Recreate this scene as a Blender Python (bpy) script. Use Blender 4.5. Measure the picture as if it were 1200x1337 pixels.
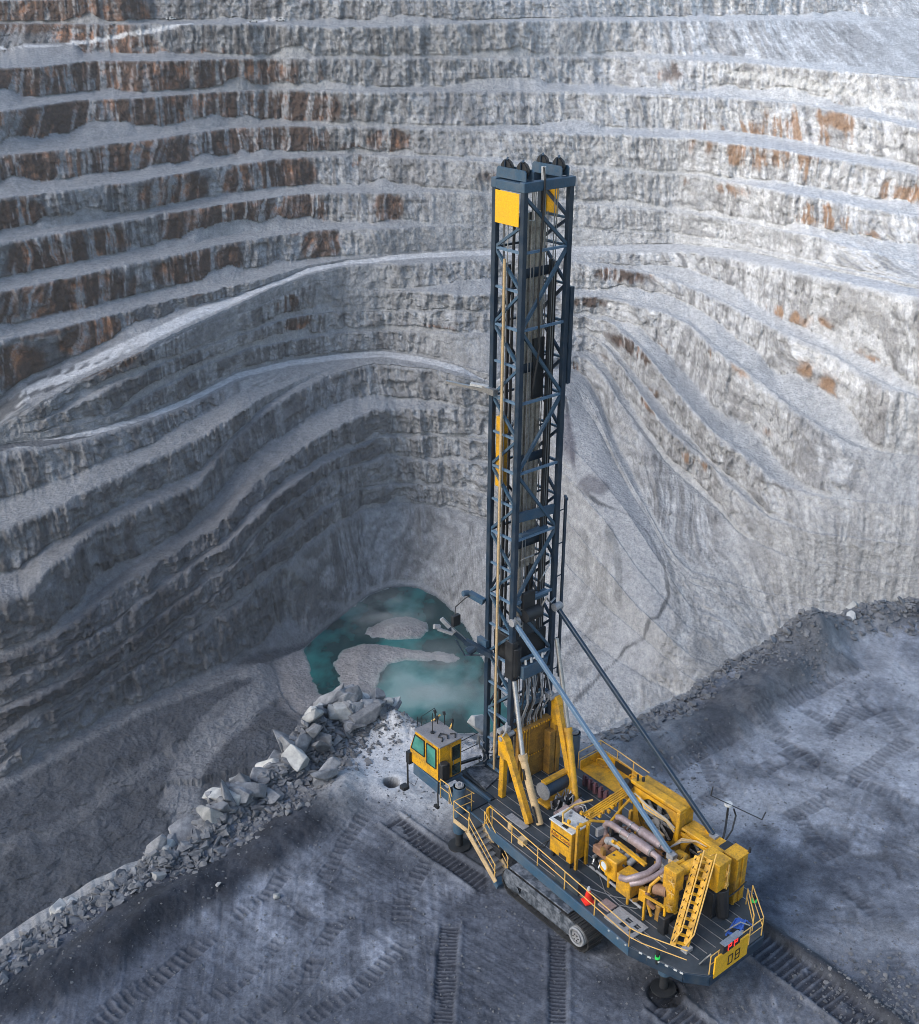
import bpy, bmesh, math, random
import numpy as np
from mathutils import Vector, Matrix
random.seed(7); rng = np.random.default_rng(11)
R = math.radians
scene = bpy.context.scene
for o in list(bpy.data.objects): bpy.data.objects.remove(o)

# ---------------------------------------------------------------- camera
W_PX, H_PX, FPX = 1200, 1337, 1600.0
CXP, CYP = 600.0, 668.5
PITCH, ROLL, CAMH = R(24.6), R(0.35), 44.0
_r = np.array([1., 0, 0]); _f = np.array([0, math.cos(PITCH), -math.sin(PITCH)]); _u = np.array([0, math.sin(PITCH), math.cos(PITCH)])
_c, _s = math.cos(ROLL), math.sin(ROLL)
CR = _c*_r+_s*_u; CU = -_s*_r+_c*_u; CF = _f
cam_d = bpy.data.cameras.new('camera'); cam = bpy.data.objects.new('camera', cam_d)
scene.collection.objects.link(cam); scene.camera = cam
cam_d.sensor_fit = 'HORIZONTAL'; cam_d.sensor_width = 36; cam_d.lens = 36*FPX/W_PX
cam_d.clip_start = 0.5; cam_d.clip_end = 6000
cam.matrix_world = Matrix(((CR[0], CU[0], -CF[0], 0), (CR[1], CU[1], -CF[1], 0), (CR[2], CU[2], -CF[2], CAMH), (0, 0, 0, 1)))

# ---------------------------------------------------------------- world, sun, exposure
SUN_EL, SUN_AZ = R(36), R(-122)        # azimuth from +Y (view direction), negative = left
w = bpy.data.worlds.new('World'); scene.world = w; w.use_nodes = True
nt = w.node_tree; nt.nodes.clear()
sky = nt.nodes.new('ShaderNodeTexSky'); sky.sky_type = 'NISHITA'; sky.sun_disc = False
sky.sun_elevation = SUN_EL; sky.sun_rotation = SUN_AZ; sky.air_density = 1.3; sky.dust_density = 1.5; sky.ozone_density = 1.5
bg = nt.nodes.new('ShaderNodeBackground'); bg.inputs[1].default_value = 0.15
out = nt.nodes.new('ShaderNodeOutputWorld')
nt.links.new(sky.outputs[0], bg.inputs[0]); nt.links.new(bg.outputs[0], out.inputs[0])
sd = bpy.data.lights.new('sun', 'SUN'); sun = bpy.data.objects.new('sun', sd); scene.collection.objects.link(sun)
sd.energy = 1.2; sd.angle = R(32); sd.color = (1.0, 0.955, 0.90)
sdir = Vector((math.sin(SUN_AZ)*math.cos(SUN_EL), math.cos(SUN_AZ)*math.cos(SUN_EL), math.sin(SUN_EL)))
sun.rotation_euler = sdir.to_track_quat('Z', 'Y').to_euler()
scene.view_settings.view_transform = 'Standard'; scene.view_settings.look = 'None'
scene.view_settings.exposure = 0.72; scene.view_settings.gamma = 1.0
scene.render.engine = 'CYCLES'; scene.cycles.pixel_filter_type = 'BLACKMAN_HARRIS'; scene.cycles.filter_width = 0.9
scene.cycles.max_bounces = 6; scene.cycles.volume_bounces = 0; scene.cycles.transparent_max_bounces = 12
scene.cycles.volume_max_steps = 128

# ---------------------------------------------------------------- helpers
COL = scene.collection
def tag(o, label=None, cat=None, group=None, kind=None):
    if label: o['label'] = label
    if cat: o['category'] = cat
    if group: o['group'] = group
    if kind: o['kind'] = kind
    return o
def empty(name, loc=(0, 0, 0), rz=0, parent=None):
    o = bpy.data.objects.new(name, None); COL.objects.link(o); o.location = loc; o.rotation_euler = (0, 0, rz)
    o.empty_display_size = .2
    if parent: o.parent = parent
    return o

def nodes(name):
    m = bpy.data.materials.new(name); m.use_nodes = True
    n = m.node_tree; return m, n, n.nodes['Principled BSDF']
def N(n, t, **k):
    x = n.nodes.new(t)
    for a, b in k.items():
        if a.startswith('i_'): x.inputs[a[2:].replace('_', ' ')].default_value = b
        else: setattr(x, a, b)
    return x
def ramp(n, pts):
    r = n.nodes.new('ShaderNodeValToRGB'); e = r.color_ramp.elements
    while len(e) < len(pts): e.new(.5)
    for el, (p, c) in zip(e, pts): el.position = p; el.color = (*c, 1) if len(c) == 3 else c
    return r
def paint(name, col, dirt=(.09, .075, .06), amt=.55, rough=.45, metal=0.0, scale=1.6, rust=None):
    """weathered paint: colour, dust and grime in patches, fine scratches, faint bump"""
    m, n, b = nodes(name); L = n.links.new
    tc = N(n, 'ShaderNodeTexCoord')
    a = N(n, 'ShaderNodeTexNoise', i_Scale=scale, i_Detail=8.0, i_Roughness=.68); L(tc.outputs['Object'], a.inputs['Vector'])
    f = N(n, 'ShaderNodeTexNoise', i_Scale=scale*9, i_Detail=4.0, i_Roughness=.6); L(tc.outputs['Object'], f.inputs['Vector'])
    r = ramp(n, [(.42, (0, 0, 0)), (.72, (amt, amt, amt))]); L(a.outputs['Fac'], r.inputs[0])
    v = ramp(n, [(.3, tuple(c*.72 for c in col)), (.7, tuple(min(1, c*1.12) for c in col))]); L(f.outputs['Fac'], v.inputs[0])
    mx = N(n, 'ShaderNodeMix', data_type='RGBA'); L(r.outputs[0], mx.inputs[0]); L(v.outputs[0], mx.inputs[6]); mx.inputs[7].default_value = (*dirt, 1)
    last = mx.outputs[2]
    if rust:
        g = N(n, 'ShaderNodeTexNoise', i_Scale=scale*3.3, i_Detail=6.0, i_Roughness=.7); L(tc.outputs['Object'], g.inputs['Vector'])
        rr = ramp(n, [(.6, (0, 0, 0)), (.68, (.85, .85, .85))]); L(g.outputs['Fac'], rr.inputs[0])
        m2 = N(n, 'ShaderNodeMix', data_type='RGBA'); L(rr.outputs[0], m2.inputs[0]); L(last, m2.inputs[6]); m2.inputs[7].default_value = (*rust, 1); last = m2.outputs[2]
    L(last, b.inputs['Base Color'])
    ro = ramp(n, [(.3, (rough*.8,)*3), (.7, (min(1, rough*1.5),)*3)]); L(a.outputs['Fac'], ro.inputs[0]); L(ro.outputs[0], b.inputs['Roughness'])
    b.inputs['Metallic'].default_value = metal
    bp = N(n, 'ShaderNodeBump', i_Strength=.25, i_Distance=.02); L(f.outputs['Fac'], bp.inputs['Height']); L(bp.outputs[0], b.inputs['Normal'])
    return m
M = {}
M['yellow'] = paint('yellow_paint', (.68, .35, .010), (.10, .07, .035), .8, .5, rust=(.10, .055, .03))
M['yellow_clean'] = paint('sign_yellow_paint', (.86, .46, .01), (.3, .2, .06), .3, .5)
M['ochre'] = paint('dull_ochre_paint', (.36, .19, .03), (.07, .05, .03), .8, .6, rust=(.05, .03, .02))
M['rail'] = paint('handrail_paint', (.70, .42, .10), (.35, .27, .16), .6, .5)
M['cream'] = paint('stair_paint', (.55, .40, .22), (.2, .15, .10), .6, .6)
M['navy'] = paint('navy_steel_paint', (.010, .028, .055), (.06, .07, .08), .5, .42)
M['navy_light'] = paint('blue_steel_paint', (.035, .085, .145), (.12, .13, .14), .5, .42)
M['stay'] = paint('stay_pipe_paint', (.11, .19, .29), (.09, .11, .13), .4, .35)
M['black'] = paint('black_steel', (.012, .014, .018), (.04, .04, .04), .5, .5)
M['deck'] = paint('deck_plate', (.028, .040, .052), (.085, .09, .10), .55, .55, scale=.9)
M['grey'] = paint('grey_steel', (.30, .31, .33), (.10, .09, .09), .6, .45)
M['steel'] = paint('worn_steel', (.42, .43, .45), (.12, .11, .10), .5, .35, .7)
M['pipe'] = paint('exhaust_pipe', (.36, .29, .30), (.12, .07, .06), .6, .45, .3)
M['rod'] = paint('drill_rod', (.50, .47, .42), (.10, .07, .05), .8, .4, .5, scale=2.5)
M['purple'] = paint('oxide_hose_metal', (.12, .05, .065), (.04, .03, .03), .6, .5)
M['copper'] = paint('rusty_casting', (.28, .15, .09), (.08, .06, .05), .6, .55)
M['cabroof'] = paint('dusty_roof_sheet', (.17, .17, .185), (.26, .25, .25), .7, .8)
M['white'] = paint('white_plastic', (.55, .56, .56), (.25, .25, .25), .6, .5)
M['red'] = paint('cone_red', (.75, .025, .012), (.3, .05, .04), .3, .45)
M['blue'] = paint('bright_blue_paint', (.03, .10, .42), (.03, .05, .12), .3, .4)
M['rubber'] = paint('rubber', (.02, .02, .022), (.06, .06, .06), .6, .8)
M['mud'] = paint('muddy_steel', (.030, .040, .055), (.24, .26, .30), 1.0, .9, scale=2.2)
def plain(name, col, rough=.5, emit=None, es=1, metal=0):
    m, n, b = nodes(name); b.inputs['Base Color'].default_value = (*col, 1); b.inputs['Roughness'].default_value = rough; b.inputs['Metallic'].default_value = metal
    if emit: b.inputs['Emission Color'].default_value = (*emit, 1); b.inputs['Emission Strength'].default_value = es
    return m
def glassy(name, c0, c1):
    m, n, b = nodes(name); L = n.links.new
    tc = N(n, 'ShaderNodeTexCoord'); a = N(n, 'ShaderNodeTexNoise', i_Scale=1.2, i_Detail=3.0); L(tc.outputs['Object'], a.inputs['Vector'])
    r = ramp(n, [(.35, c0), (.65, c1)]); L(a.outputs['Fac'], r.inputs[0]); L(r.outputs[0], b.inputs['Base Color'])
    b.inputs['Roughness'].default_value = .08; b.inputs['Specular IOR Level'].default_value = .9
    return m
M['glass'] = glassy('green_cab_glass', (.02, .12, .10), (.07, .27, .22))
M['darkglass'] = glassy('dark_door_glass', (.008, .014, .014), (.03, .06, .055))
M['led'] = plain('red_led', (.5, .02, .02), .5, (1, .03, .02), 1.0)
M['green_lamp'] = plain('green_led', (.03, .45, .08), .4, (.05, 1, .2), .15)
M['lens'] = plain('lamp_lens', (.55, .62, .70), .1)
M['ink'] = plain('sign_ink', (.03, .025, .02), .6)

class MB:
    def __init__(s): s.v = []; s.f = []; s.pr = []
    def add(s, vs, fs):
        o = len(s.v); s.pr.append(([tuple(p) for p in vs], fs)); s.v += [tuple(p) for p in vs]; s.f += [tuple(i+o for i in f) for f in fs]; return s
    def box(s, c, d, rot=None):
        hx, hy, hz = d[0]/2, d[1]/2, d[2]/2
        p = [Vector((x, y, z)) for z in (-hz, hz) for y in (-hy, hy) for x in (-hx, hx)]
        if rot is not None: p = [rot @ q for q in p]
        c = Vector(c)
        return s.add([q+c for q in p], [(0, 2, 3, 1), (4, 5, 7, 6), (0, 1, 5, 4), (2, 6, 7, 3), (0, 4, 6, 2), (1, 3, 7, 5)])
    def span(s, a, b):   # box from corner a to corner b
        a, b = Vector(a), Vector(b); return s.box((a+b)/2, [abs(x) for x in (b-a)])
    def beam(s, p, q, w, h=None, up=(0, 0, 1)):   # rectangular bar
        p, q = Vector(p), Vector(q); h = h or w; d = (q-p).normalized(); u = Vector(up)
        if abs(d.dot(u)) > .95: u = Vector((1, 0, 0))
        x = d.cross(u).normalized(); y = x.cross(d).normalized()
        vs = [a+x*i*w/2+y*j*h/2 for a in (p, q) for i, j in ((-1, -1), (1, -1), (1, 1), (-1, 1))]
        return s.add(vs, [(0, 3, 2, 1), (4, 5, 6, 7), (0, 1, 5, 4), (1, 2, 6, 5), (2, 3, 7, 6), (3, 0, 4, 7)])
    def tube(s, pts, r, n=8, caps=True):
        pts = [Vector(p) for p in pts]; rs = r if isinstance(r, (list, tuple)) else [r]*len(pts)
        rings = []; ref = None
        for i, p in enumerate(pts):
            d = (pts[min(i+1, len(pts)-1)]-pts[max(i-1, 0)]).normalized()
            if ref is None: ref = Vector((0, 0, 1)) if abs(d.z) < .9 else Vector((1, 0, 0))
            x = d.cross(ref).normalized(); y = x.cross(d).normalized(); ref = y
            rings.append([p+(x*math.cos(2*math.pi*k/n)+y*math.sin(2*math.pi*k/n))*rs[i] for k in range(n)])
        vs = [q for g in rings for q in g]; fs = []
        for i in range(len(pts)-1):
            for k in range(n): a = i*n+k; b = i*n+(k+1) % n; fs.append((a, b, b+n, a+n))
        if caps: fs += [tuple(range(n))[::-1], tuple((len(pts)-1)*n+k for k in range(n))]
        return s.add(vs, fs)
    def cyl(s, p, q, r, n=16, r2=None): return s.tube([p, q], [r, r if r2 is None else r2], n)
    def prism(s, poly, axis, a, b):   # polygon in the two other axes, extruded along axis from a to b
        def P(t, x, y): return {'x': (t, x, y), 'y': (x, t, y), 'z': (x, y, t)}[axis]
        n = len(poly); vs = [P(a, *p) for p in poly]+[P(b, *p) for p in poly]
        return s.add(vs, [tuple(range(n)), tuple(range(n, 2*n))[::-1]]+[(k, (k+1) % n, (k+1) % n+n, k+n) for k in range(n)])
    def ring(s, c, ax, R0, r, n=28, m=8):
        c, ax = Vector(c), Vector(ax).normalized(); x = ax.orthogonal().normalized(); y = ax.cross(x)
        pts = [c+(x*math.cos(t)+y*math.sin(t))*R0 for t in [2*math.pi*k/n for k in range(n)]]
        vs = []; fs = []
        for k, p in enumerate(pts):
            o = (p-c).normalized(); vs += [p+(o*math.cos(2*math.pi*j/m)+ax*math.sin(2*math.pi*j/m))*r for j in range(m)]
        for k in range(n):
            for j in range(m): fs.append((k*m+j, k*m+(j+1) % m, ((k+1) % n)*m+(j+1) % m, ((k+1) % n)*m+j))
        return s.add(vs, fs)
    def build(s, name, mat, parent=None, bevel=0, smooth=False, flip=True):
        me = bpy.data.meshes.new(name)
        vs = [(x, -y, z) for x, y, z in s.v] if flip else s.v   # machine frame: x ahead, y to the right
        me.from_pydata(vs, [], s.f)
        bm = bmesh.new(); bm.from_mesh(me); bmesh.ops.recalc_face_normals(bm, faces=bm.faces)
        if bevel:
            eds = [e for e in bm.edges if len(e.link_faces) == 2 and e.calc_face_angle(0) > .6]
            bmesh.ops.bevel(bm, geom=eds, offset=bevel, segments=1, affect='EDGES', clamp_overlap=True)
        bm.to_mesh(me); bm.free()
        me.materials.append(mat)
        if smooth:
            me.polygons.foreach_set('use_smooth', [True]*len(me.polygons))
            me.set_sharp_from_angle(angle=R(40))
        o = bpy.data.objects.new(name, me); COL.objects.link(o)
        if parent: o.parent = parent
        return o

# pixel ray helper used only for laying out the survey of the pit
def unproj(x, y, z):
    x = np.asarray(x, float); y = np.asarray(y, float); z = np.asarray(z, float)
    d = CF[None]*FPX+CR[None]*(x[..., None]-CXP)-CU[None]*(y[..., None]-CYP)
    t = (z-CAMH)/d[..., 2]
    return t*d[..., 0], t*d[..., 1]

# ---------------------------------------------------------------- numpy noise
def _hash(ix, iy, iz, seed):
    h = (ix.astype(np.int64)*374761393+iy.astype(np.int64)*668265263+iz.astype(np.int64)*2147483647+seed*1442695041) & 0xffffffff
    h = ((h ^ (h >> 13))*1274126177) & 0xffffffff
    h = ((h ^ (h >> 16))*2246822519) & 0xffffffff
    return ((h ^ (h >> 15)) & 0xffffff).astype(np.float32)/np.float32(0xffffff)
def vnoise(x, y, z=None, seed=0):
    x = np.asarray(x, np.float64); y = np.asarray(y, np.float64)
    z2 = np.zeros_like(x) if z is None else np.asarray(z, np.float64)
    ix, iy, iz = np.floor(x), np.floor(y), np.floor(z2)
    fx, fy, fz = x-ix, y-iy, z2-iz
    fx = fx*fx*(3-2*fx); fy = fy*fy*(3-2*fy); fz = fz*fz*(3-2*fz)
    def plane(k):
        a = _hash(ix, iy, iz+k, seed); b = _hash(ix+1, iy, iz+k, seed); c = _hash(ix, iy+1, iz+k, seed); d = _hash(ix+1, iy+1, iz+k, seed)
        return (a*(1-fx)+b*fx)*(1-fy)+(c*(1-fx)+d*fx)*fy
    p = plane(0)
    if z is not None: p = p*(1-fz)+plane(1)*fz
    return p*2-1
def fbm(x, y, z=None, octv=5, seed=0, gain=.5, lac=2.03, ridge=False):
    s = 0; a = 1; t = 0
    for k in range(octv):
        n_ = vnoise(x, y, z, seed+k*17)
        if ridge: n_ = 1-2*np.abs(n_)
        s = s+a*n_; t += a; a *= gain; x = x*lac; y = y*lac; z = None if z is None else z*lac
    return s/t
def sstep(a, b, x):
    t = np.clip((x-a)/(b-a), 0, 1); return t*t*(3-2*t)
def poly_sd(px, py, poly):
    """signed distance, positive inside"""
    poly = np.asarray(poly, float); n = len(poly); d = np.full(px.shape, 1e9); ins = np.zeros(px.shape, bool)
    for i in range(n):
        a = poly[i]; b = poly[(i+1) % n]; e = b-a
        t = np.clip(((px-a[0])*e[0]+(py-a[1])*e[1])/(e@e+1e-9), 0, 1)
        d = np.minimum(d, np.hypot(px-a[0]-t*e[0], py-a[1]-t*e[1]))
        c = ((a[1] > py) != (b[1] > py)) & (px < (b[0]-a[0])*(py-a[1])/(b[1]-a[1]+1e-12)+a[0]); ins ^= c
    return np.where(ins, d, -d)
def path_sd(px, py, pts, side=False):
    """distance to polyline and arc length along it"""
    pts = np.asarray(pts, float); d = np.full(px.shape, 1e9); s = np.zeros(px.shape); sg = np.zeros(px.shape); acc = 0
    for i in range(len(pts)-1):
        a = pts[i]; e = pts[i+1]-a; l = math.hypot(*e)
        t = np.clip(((px-a[0])*e[0]+(py-a[1])*e[1])/(l*l+1e-9), 0, 1)
        dd = np.hypot(px-a[0]-t*e[0], py-a[1]-t*e[1]); k = dd < d
        d = np.where(k, dd, d); s = np.where(k, acc+t*l, s); sg = np.where(k, np.sign(e[0]*(py-a[1])-e[1]*(px-a[0])), sg); acc += l
    return d, s, sg, acc
def grid_mesh(name, X, Y, Z, mat, attrs, smooth=True):
    nr, nc = X.shape
    me = bpy.data.meshes.new(name); nv = nr*nc
    me.vertices.add(nv); co = np.stack([X, Y, Z], -1).astype(np.float32).reshape(-1); me.vertices.foreach_set('co', co)
    i = np.arange(nr-1)[:, None]*nc+np.arange(nc-1)[None]
    q = np.stack([i, i+1, i+nc+1, i+nc], -1).reshape(-1, 4)
    me.loops.add(q.size); me.loops.foreach_set('vertex_index', q.reshape(-1).astype(np.int32))
    me.polygons.add(len(q)); me.polygons.foreach_set('loop_start', np.arange(0, q.size, 4, dtype=np.int32))
    me.polygons.foreach_set('use_smooth', np.full(len(q), smooth))
    me.update(calc_edges=True)
    for k, a in attrs.items():
        if a.ndim == 3:
            at = me.color_attributes.new(k, 'FLOAT_COLOR', 'POINT'); c = np.ones((nv, 4), np.float32); c[:, :3] = a.reshape(-1, 3)
            at.data.foreach_set('color', c.reshape(-1))
        else:
            at = me.attributes.new(k, 'FLOAT', 'POINT'); at.data.foreach_set('value', a.astype(np.float32).reshape(-1))
    me.materials.append(mat)
    o = bpy.data.objects.new(name, me); COL.objects.link(o); return o
def rock_mat(name, scale, bump, dist):
    m, n, b = nodes(name); L = n.links.new
    at = N(n, 'ShaderNodeAttribute', attribute_name='tint'); geo = N(n, 'ShaderNodeNewGeometry')
    a = N(n, 'ShaderNodeTexNoise', i_Scale=scale, i_Detail=9.0, i_Roughness=.72); L(geo.outputs['Position'], a.inputs['Vector'])
    v = N(n, 'ShaderNodeTexVoronoi', i_Scale=scale*1.7); L(geo.outputs['Position'], v.inputs['Vector'])
    a2 = N(n, 'ShaderNodeTexNoise', i_Scale=scale*4.5, i_Detail=6.0, i_Roughness=.75); L(geo.outputs['Position'], a2.inputs['Vector'])
    am = N(n, 'ShaderNodeMix'); am.inputs[0].default_value = .5; L(a.outputs['Fac'], am.inputs[2]); L(a2.outputs['Fac'], am.inputs[3])
    r = ramp(n, [(.36, (.52, .52, .54)), (.46, (.86, .86, .87)), (.53, (1.06, 1.06, 1.06)), (.64, (1.4, 1.39, 1.37))]); L(am.outputs[0], r.inputs[0])
    mx = N(n, 'ShaderNodeMix', data_type='RGBA', blend_type='MULTIPLY'); mx.inputs[0].default_value = 1
    L(at.outputs['Color'], mx.inputs[6]); L(r.outputs[0], mx.inputs[7]); L(mx.outputs[2], b.inputs['Base Color'])
    b.inputs['Roughness'].default_value = .92; b.inputs['Specular IOR Level'].default_value = .25
    ad = N(n, 'ShaderNodeMath', operation='MULTIPLY_ADD'); L(v.outputs['Distance'], ad.inputs[0]); ad.inputs[1].default_value = .45; L(am.outputs[0], ad.inputs[2])
    bp = N(n, 'ShaderNodeBump', i_Strength=bump, i_Distance=dist); L(ad.outputs[0], bp.inputs['Height']); L(bp.outputs[0], b.inputs['Normal'])
    return m
# ================================================================ THE PIT
# Bench crest lines of the pit as (bearing point x, y, depth below the drone, berm width) - a survey of the walls.
LN = []
def line(*p): LN.append(np.array(p, float))
line((-60,-42,4,5),(600,-42,5,5),(1260,-42,5,5))
line((-60,2,24,8),(200,-4,24,8),(600,0,24.5,6),(1260,-6,24,6))
line((-60,30,38,14),(0,30,38,14),(160,31,37,12),(350,31,36,9),(450,36,35,8),(600,30,34.7,6),(700,27,34.7,6),(1000,25,35,6),(1260,28,37,6))
line((-60,96,54,14),(0,88,54,14),(60,86,54,14),(120,79,53,14),(200,79,53,14),(300,76,53,10),(430,76,53,6),(600,76,53,6),(800,73,53,6),(960,80,53,4),(1200,102,55,4),(1260,110,56,4))
line((-60,152,69,15),(0,145,69,15),(100,130,69,15),(190,127,69,15),(250,122,69,15),(350,116,69,10),(450,119,68.5,6),(700,118,68.5,6),(800,121,68.5,6),(950,126,69,6),(1050,136,70,7),(1200,168,74,9),(1260,180,75,9))
line((-60,212,86,16),(0,202,86,16),(100,193,86,16),(200,181,86,16),(300,167,86,16),(370,164,86,12),(430,165,86,6),(600,168,86,5),(700,171,86,5),(900,180,86,6),(1000,193,87,8),(1200,226,91,10),(1260,236,92,10))
line((-60,270,100,16),(0,258,100,16),(100,248,100,16),(200,232,100,16),(300,214,100,16),(400,205,100,13),(470,201,100,6),(600,208,100,5),(700,216,100,5),(900,228,101,6),(1000,246,102,8),(1200,282,106,10),(1260,292,107,10))
line((-60,332,115,16),(0,318,115,16),(100,300,115,16),(200,280,115,16),(300,265,115,16),(400,252,115,12),(440,250,115,6),(600,250,115,4),(700,262,115,4),(900,277,116,6),(1000,297,117,8),(1100,318,118,10),(1200,344,120,10),(1260,356,121,10))
line((-60,396,130,17),(0,380,130,17),(100,360,130,17),(200,338,130,17),(300,318,130,16),(400,302,130,12),(450,298,130,6),(600,295,130,4),(700,297,130,4),(860,304,131,4),(950,317,128,4),(1000,329,127,3),(1080,347,125,2),(1200,372,123,2),(1260,383,122,2))
# seventh bench, joins the road in the middle of the far wall
line((-60,462,145,17),(0,445,145,17),(100,420,145,17),(200,395,145,17),(290,376,144.5,14),(350,362,144,9),(400,347,143.8,5),(450,338,143.6,3),(550,330,143.5,3),(640,326,143.5,3),(750,322,143,3),(880,318,139,3),(950,323,135,3),(1000,333,133,3),(1080,350,128,3),(1200,375,124,3),(1260,386,123,3))
# upper haul road
line((-60,590,170,16),(0,553,167,16),(40,524,164,20),(100,496,160,20),(150,473,156,22),(200,449,152,22),(250,424,149,22),(300,402,147,20),(350,378,145.5,18),(400,359,144.5,16),(450,347,144,15),(550,339,143.8,14),(640,335,143.5,14),(750,331,143.2,15),(880,328,139.5,17),(950,336,136,18),(1000,346,133.5,18),(1080,364,129,18),(1200,389,125,18),(1260,400,124,18))
# R-a
line((-60,592,170.3,0),(0,555,167.3,0),(100,498,160.3,0),(200,451,152.3,0),(300,404,147.3,0),(400,361,144.8,0),(450,349,144.3,0),(640,337,143.8,0),(730,336,144,0),(770,346,146,5),(830,353,148,7),(880,365,149,8),(930,386,151,12),(967,405,152,13),(1030,436,154,14),(1075,458,156,14),(1120,484,158,12),(1160,507,159,8),(1200,518,160,4),(1260,540,161,0))
# C1 / R-b
line((-60,594,170.6,0),(0,557,167.6,0),(100,500,160.6,0),(200,453,152.6,0),(300,406,147.6,0),(400,364,145.5,0),(430,366,151,2),(450,376,158,4),(500,379,159,5),(600,382,159,5),(750,385,159,5),(800,389,159,6),(870,408,160,8),(900,424,162,10),(933,455,165,11),(992,500,171,12),(1025,529,175,12),(1083,567,181,10),(1121,585,184,6),(1160,592,184,0),(1260,600,183,0))
# C2 / R-c
line((-60,596,171,0),(0,561,168,0),(60,545,167,3),(100,528,165.5,4),(150,500,163,5),(200,478,161,5),(250,458,160,4),(300,441,160,4),(350,425,161.5,5),(400,411,164,6),(440,406,167,6),(500,405,167.5,5),(600,408,167.5,5),(742,408,167.5,5),(800,421,169,6),(837,452,174,8),(863,486,179,9),(879,506,182,10),(908,537,187,11),(933,565,191,11),(992,612,198,9),(1017,633,201,6),(1080,650,200,0),(1260,665,194,0))
# C3 / R-d
line((-60,600,172,0),(0,572,171,0),(60,560,171,2),(100,553,170,3),(150,538,169,4),(200,512,167,4),(250,483,166,4),(300,463,167,5),(370,444,171,6),(430,434,175,6),(500,431,176.5,5),(600,436,176.5,5),(742,432,176,5),(779,440,178,6),(796,457,181,7),(825,495,187,8),(842,522,190,9),(867,553,195,10),(900,583,200,10),(950,633,208,8),(1000,675,213,3),(1060,695,212,0),(1260,720,205,0))
# R-e
line((-60,604,174,0),(0,580,174,0),(60,571,174,0),(120,559,174,0),(200,534,175,0),(250,510,175,0),(310,479,176.5,0),(380,463,180,3),(450,454,184,3),(500,451,184,3),(560,458,184,3),(640,470,184,3),(742,462,184,4),(770,468,186,5),(790,490,190,6),(812,530,197,7),(830,555,201,8),(850,582,206,8),(880,617,213,7),(920,655,219,5),(970,700,224,0),(1040,732,224,0),(1260,762,215,0))
# lower haul road / R-f
line((-60,610,178,16),(0,590,178,14),(60,583,178,12),(120,571,178,12),(200,547,179,13),(250,527,180,14),(310,496,182.5,16),(380,480,186.5,17),(450,471,190.5,17),(500,468,191,17),(560,477,191,17),(640,499,191,17),(742,490,191,6),(762,499,194,4),(780,530,200,3),(800,583,210,2),(825,632,217,2),(845,665,222,1),(870,712,229,0),(900,745,235,0),(1000,775,240,0),(1260,805,232,0))
# q0
line((-60,704,197,8),(0,690,196,8),(60,668,193,8),(120,640,190,8),(200,603,188,7),(250,577,187,7),(310,538,186,6),(350,514,187.5,4),(400,492,189,2),(450,473,190.6,0),(500,469,191.1,0),(560,478,191.1,0),(640,500,191.1,0),(700,503,191.6,0),(742,500,192,0),(762,510,196,0),(780,542,202,0),(800,590,211,0),(825,638,218,0),(845,670,223,0),(870,716,230,0),(900,751,236,0),(1000,786,243,0),(1260,816,236,0))
# q1
line((-60,790,214,10),(0,779,213,10),(30,774,212,10),(120,690,203,10),(190,660,201,9),(260,630,201,9),(303,573,195,8),(347,535,191.5,8),(390,510,190.5,7),(433,488,190.8,5),(487,474,191.2,0),(560,480,191.3,0),(640,503,191.3,0),(700,508,193,0),(742,520,196,0),(765,535,201,0),(779,556,205,0),(800,598,213,0),(825,645,219.5,0),(846,676,224,0),(870,722,231,0),(900,760,238,0),(1000,800,246,0),(1260,830,240,0))
# q2
line((-60,868,236,11),(0,855,235,11),(70,828,232,11),(108,801,229,11),(179,747,222,11),(282,687,216,10),(325,638,210,9),(368,600,206,8),(428,562,204,7),(490,533,205,5),(560,531,206,5),(640,532,206,5),(700,552,207,2),(742,580,209,0),(780,620,214,0),(820,670,221,0),(850,716,229,0),(900,790,244,0),(1000,830,252,0),(1260,860,246,0))
# q3
line((-60,905,244,5),(0,893,243,5),(70,862,240,5),(162,805,233,5),(233,750,227,5),(303,705,221,5),(340,670,217,5),(379,633,214,5),(433,597,214,5),(495,569,219,5),(560,568,220,5),(640,574,220,5),(700,590,219,3),(742,622,218,0),(790,680,224,0),(830,740,234,0),(900,820,249,0),(1000,860,257,0),(1260,890,252,0))
# q4
line((-60,945,252,9),(0,930,251,9),(81,887,247,9),(162,833,241,9),(233,780,235,9),(303,736,230,9),(336,692,224,8),(379,655,221,7),(433,617,221,6),(498,594,227,5),(560,600,230,5),(640,607,230,5),(700,625,229,3),(742,680,234,0),(790,742,237,0),(830,790,243,0),(900,855,255,0),(1000,890,262,0),(1260,920,257,0))
# q4b
line((-60,985,260,6),(0,968,259,6),(90,910,253,6),(190,845,246,6),(260,797,241,6),(325,740,235,6),(370,705,232,5),(420,665,232,5),(470,637,236,4),(520,630,240,4),(580,634,242,4),(640,650,242,4),(700,680,243,2),(742,740,249,0),(800,800,253,0),(900,885,261,0),(1000,915,267,0),(1260,945,262,0))
# q5
line((-60,1020,266,9),(0,1000,265,9),(100,920,260,8),(190,862,254,8),(260,815,249,8),(325,776,246,8),(379,727,243,7),(433,688,243,6),(476,664,249,5),(520,656,252,5),(560,659,252,5),(600,669,252,5),(640,683,252.5,4),(690,730,257,0),(742,810,262,0),(800,860,265,0),(900,920,270,0),(1000,940,274,0),(1260,975,270,0))
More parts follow.
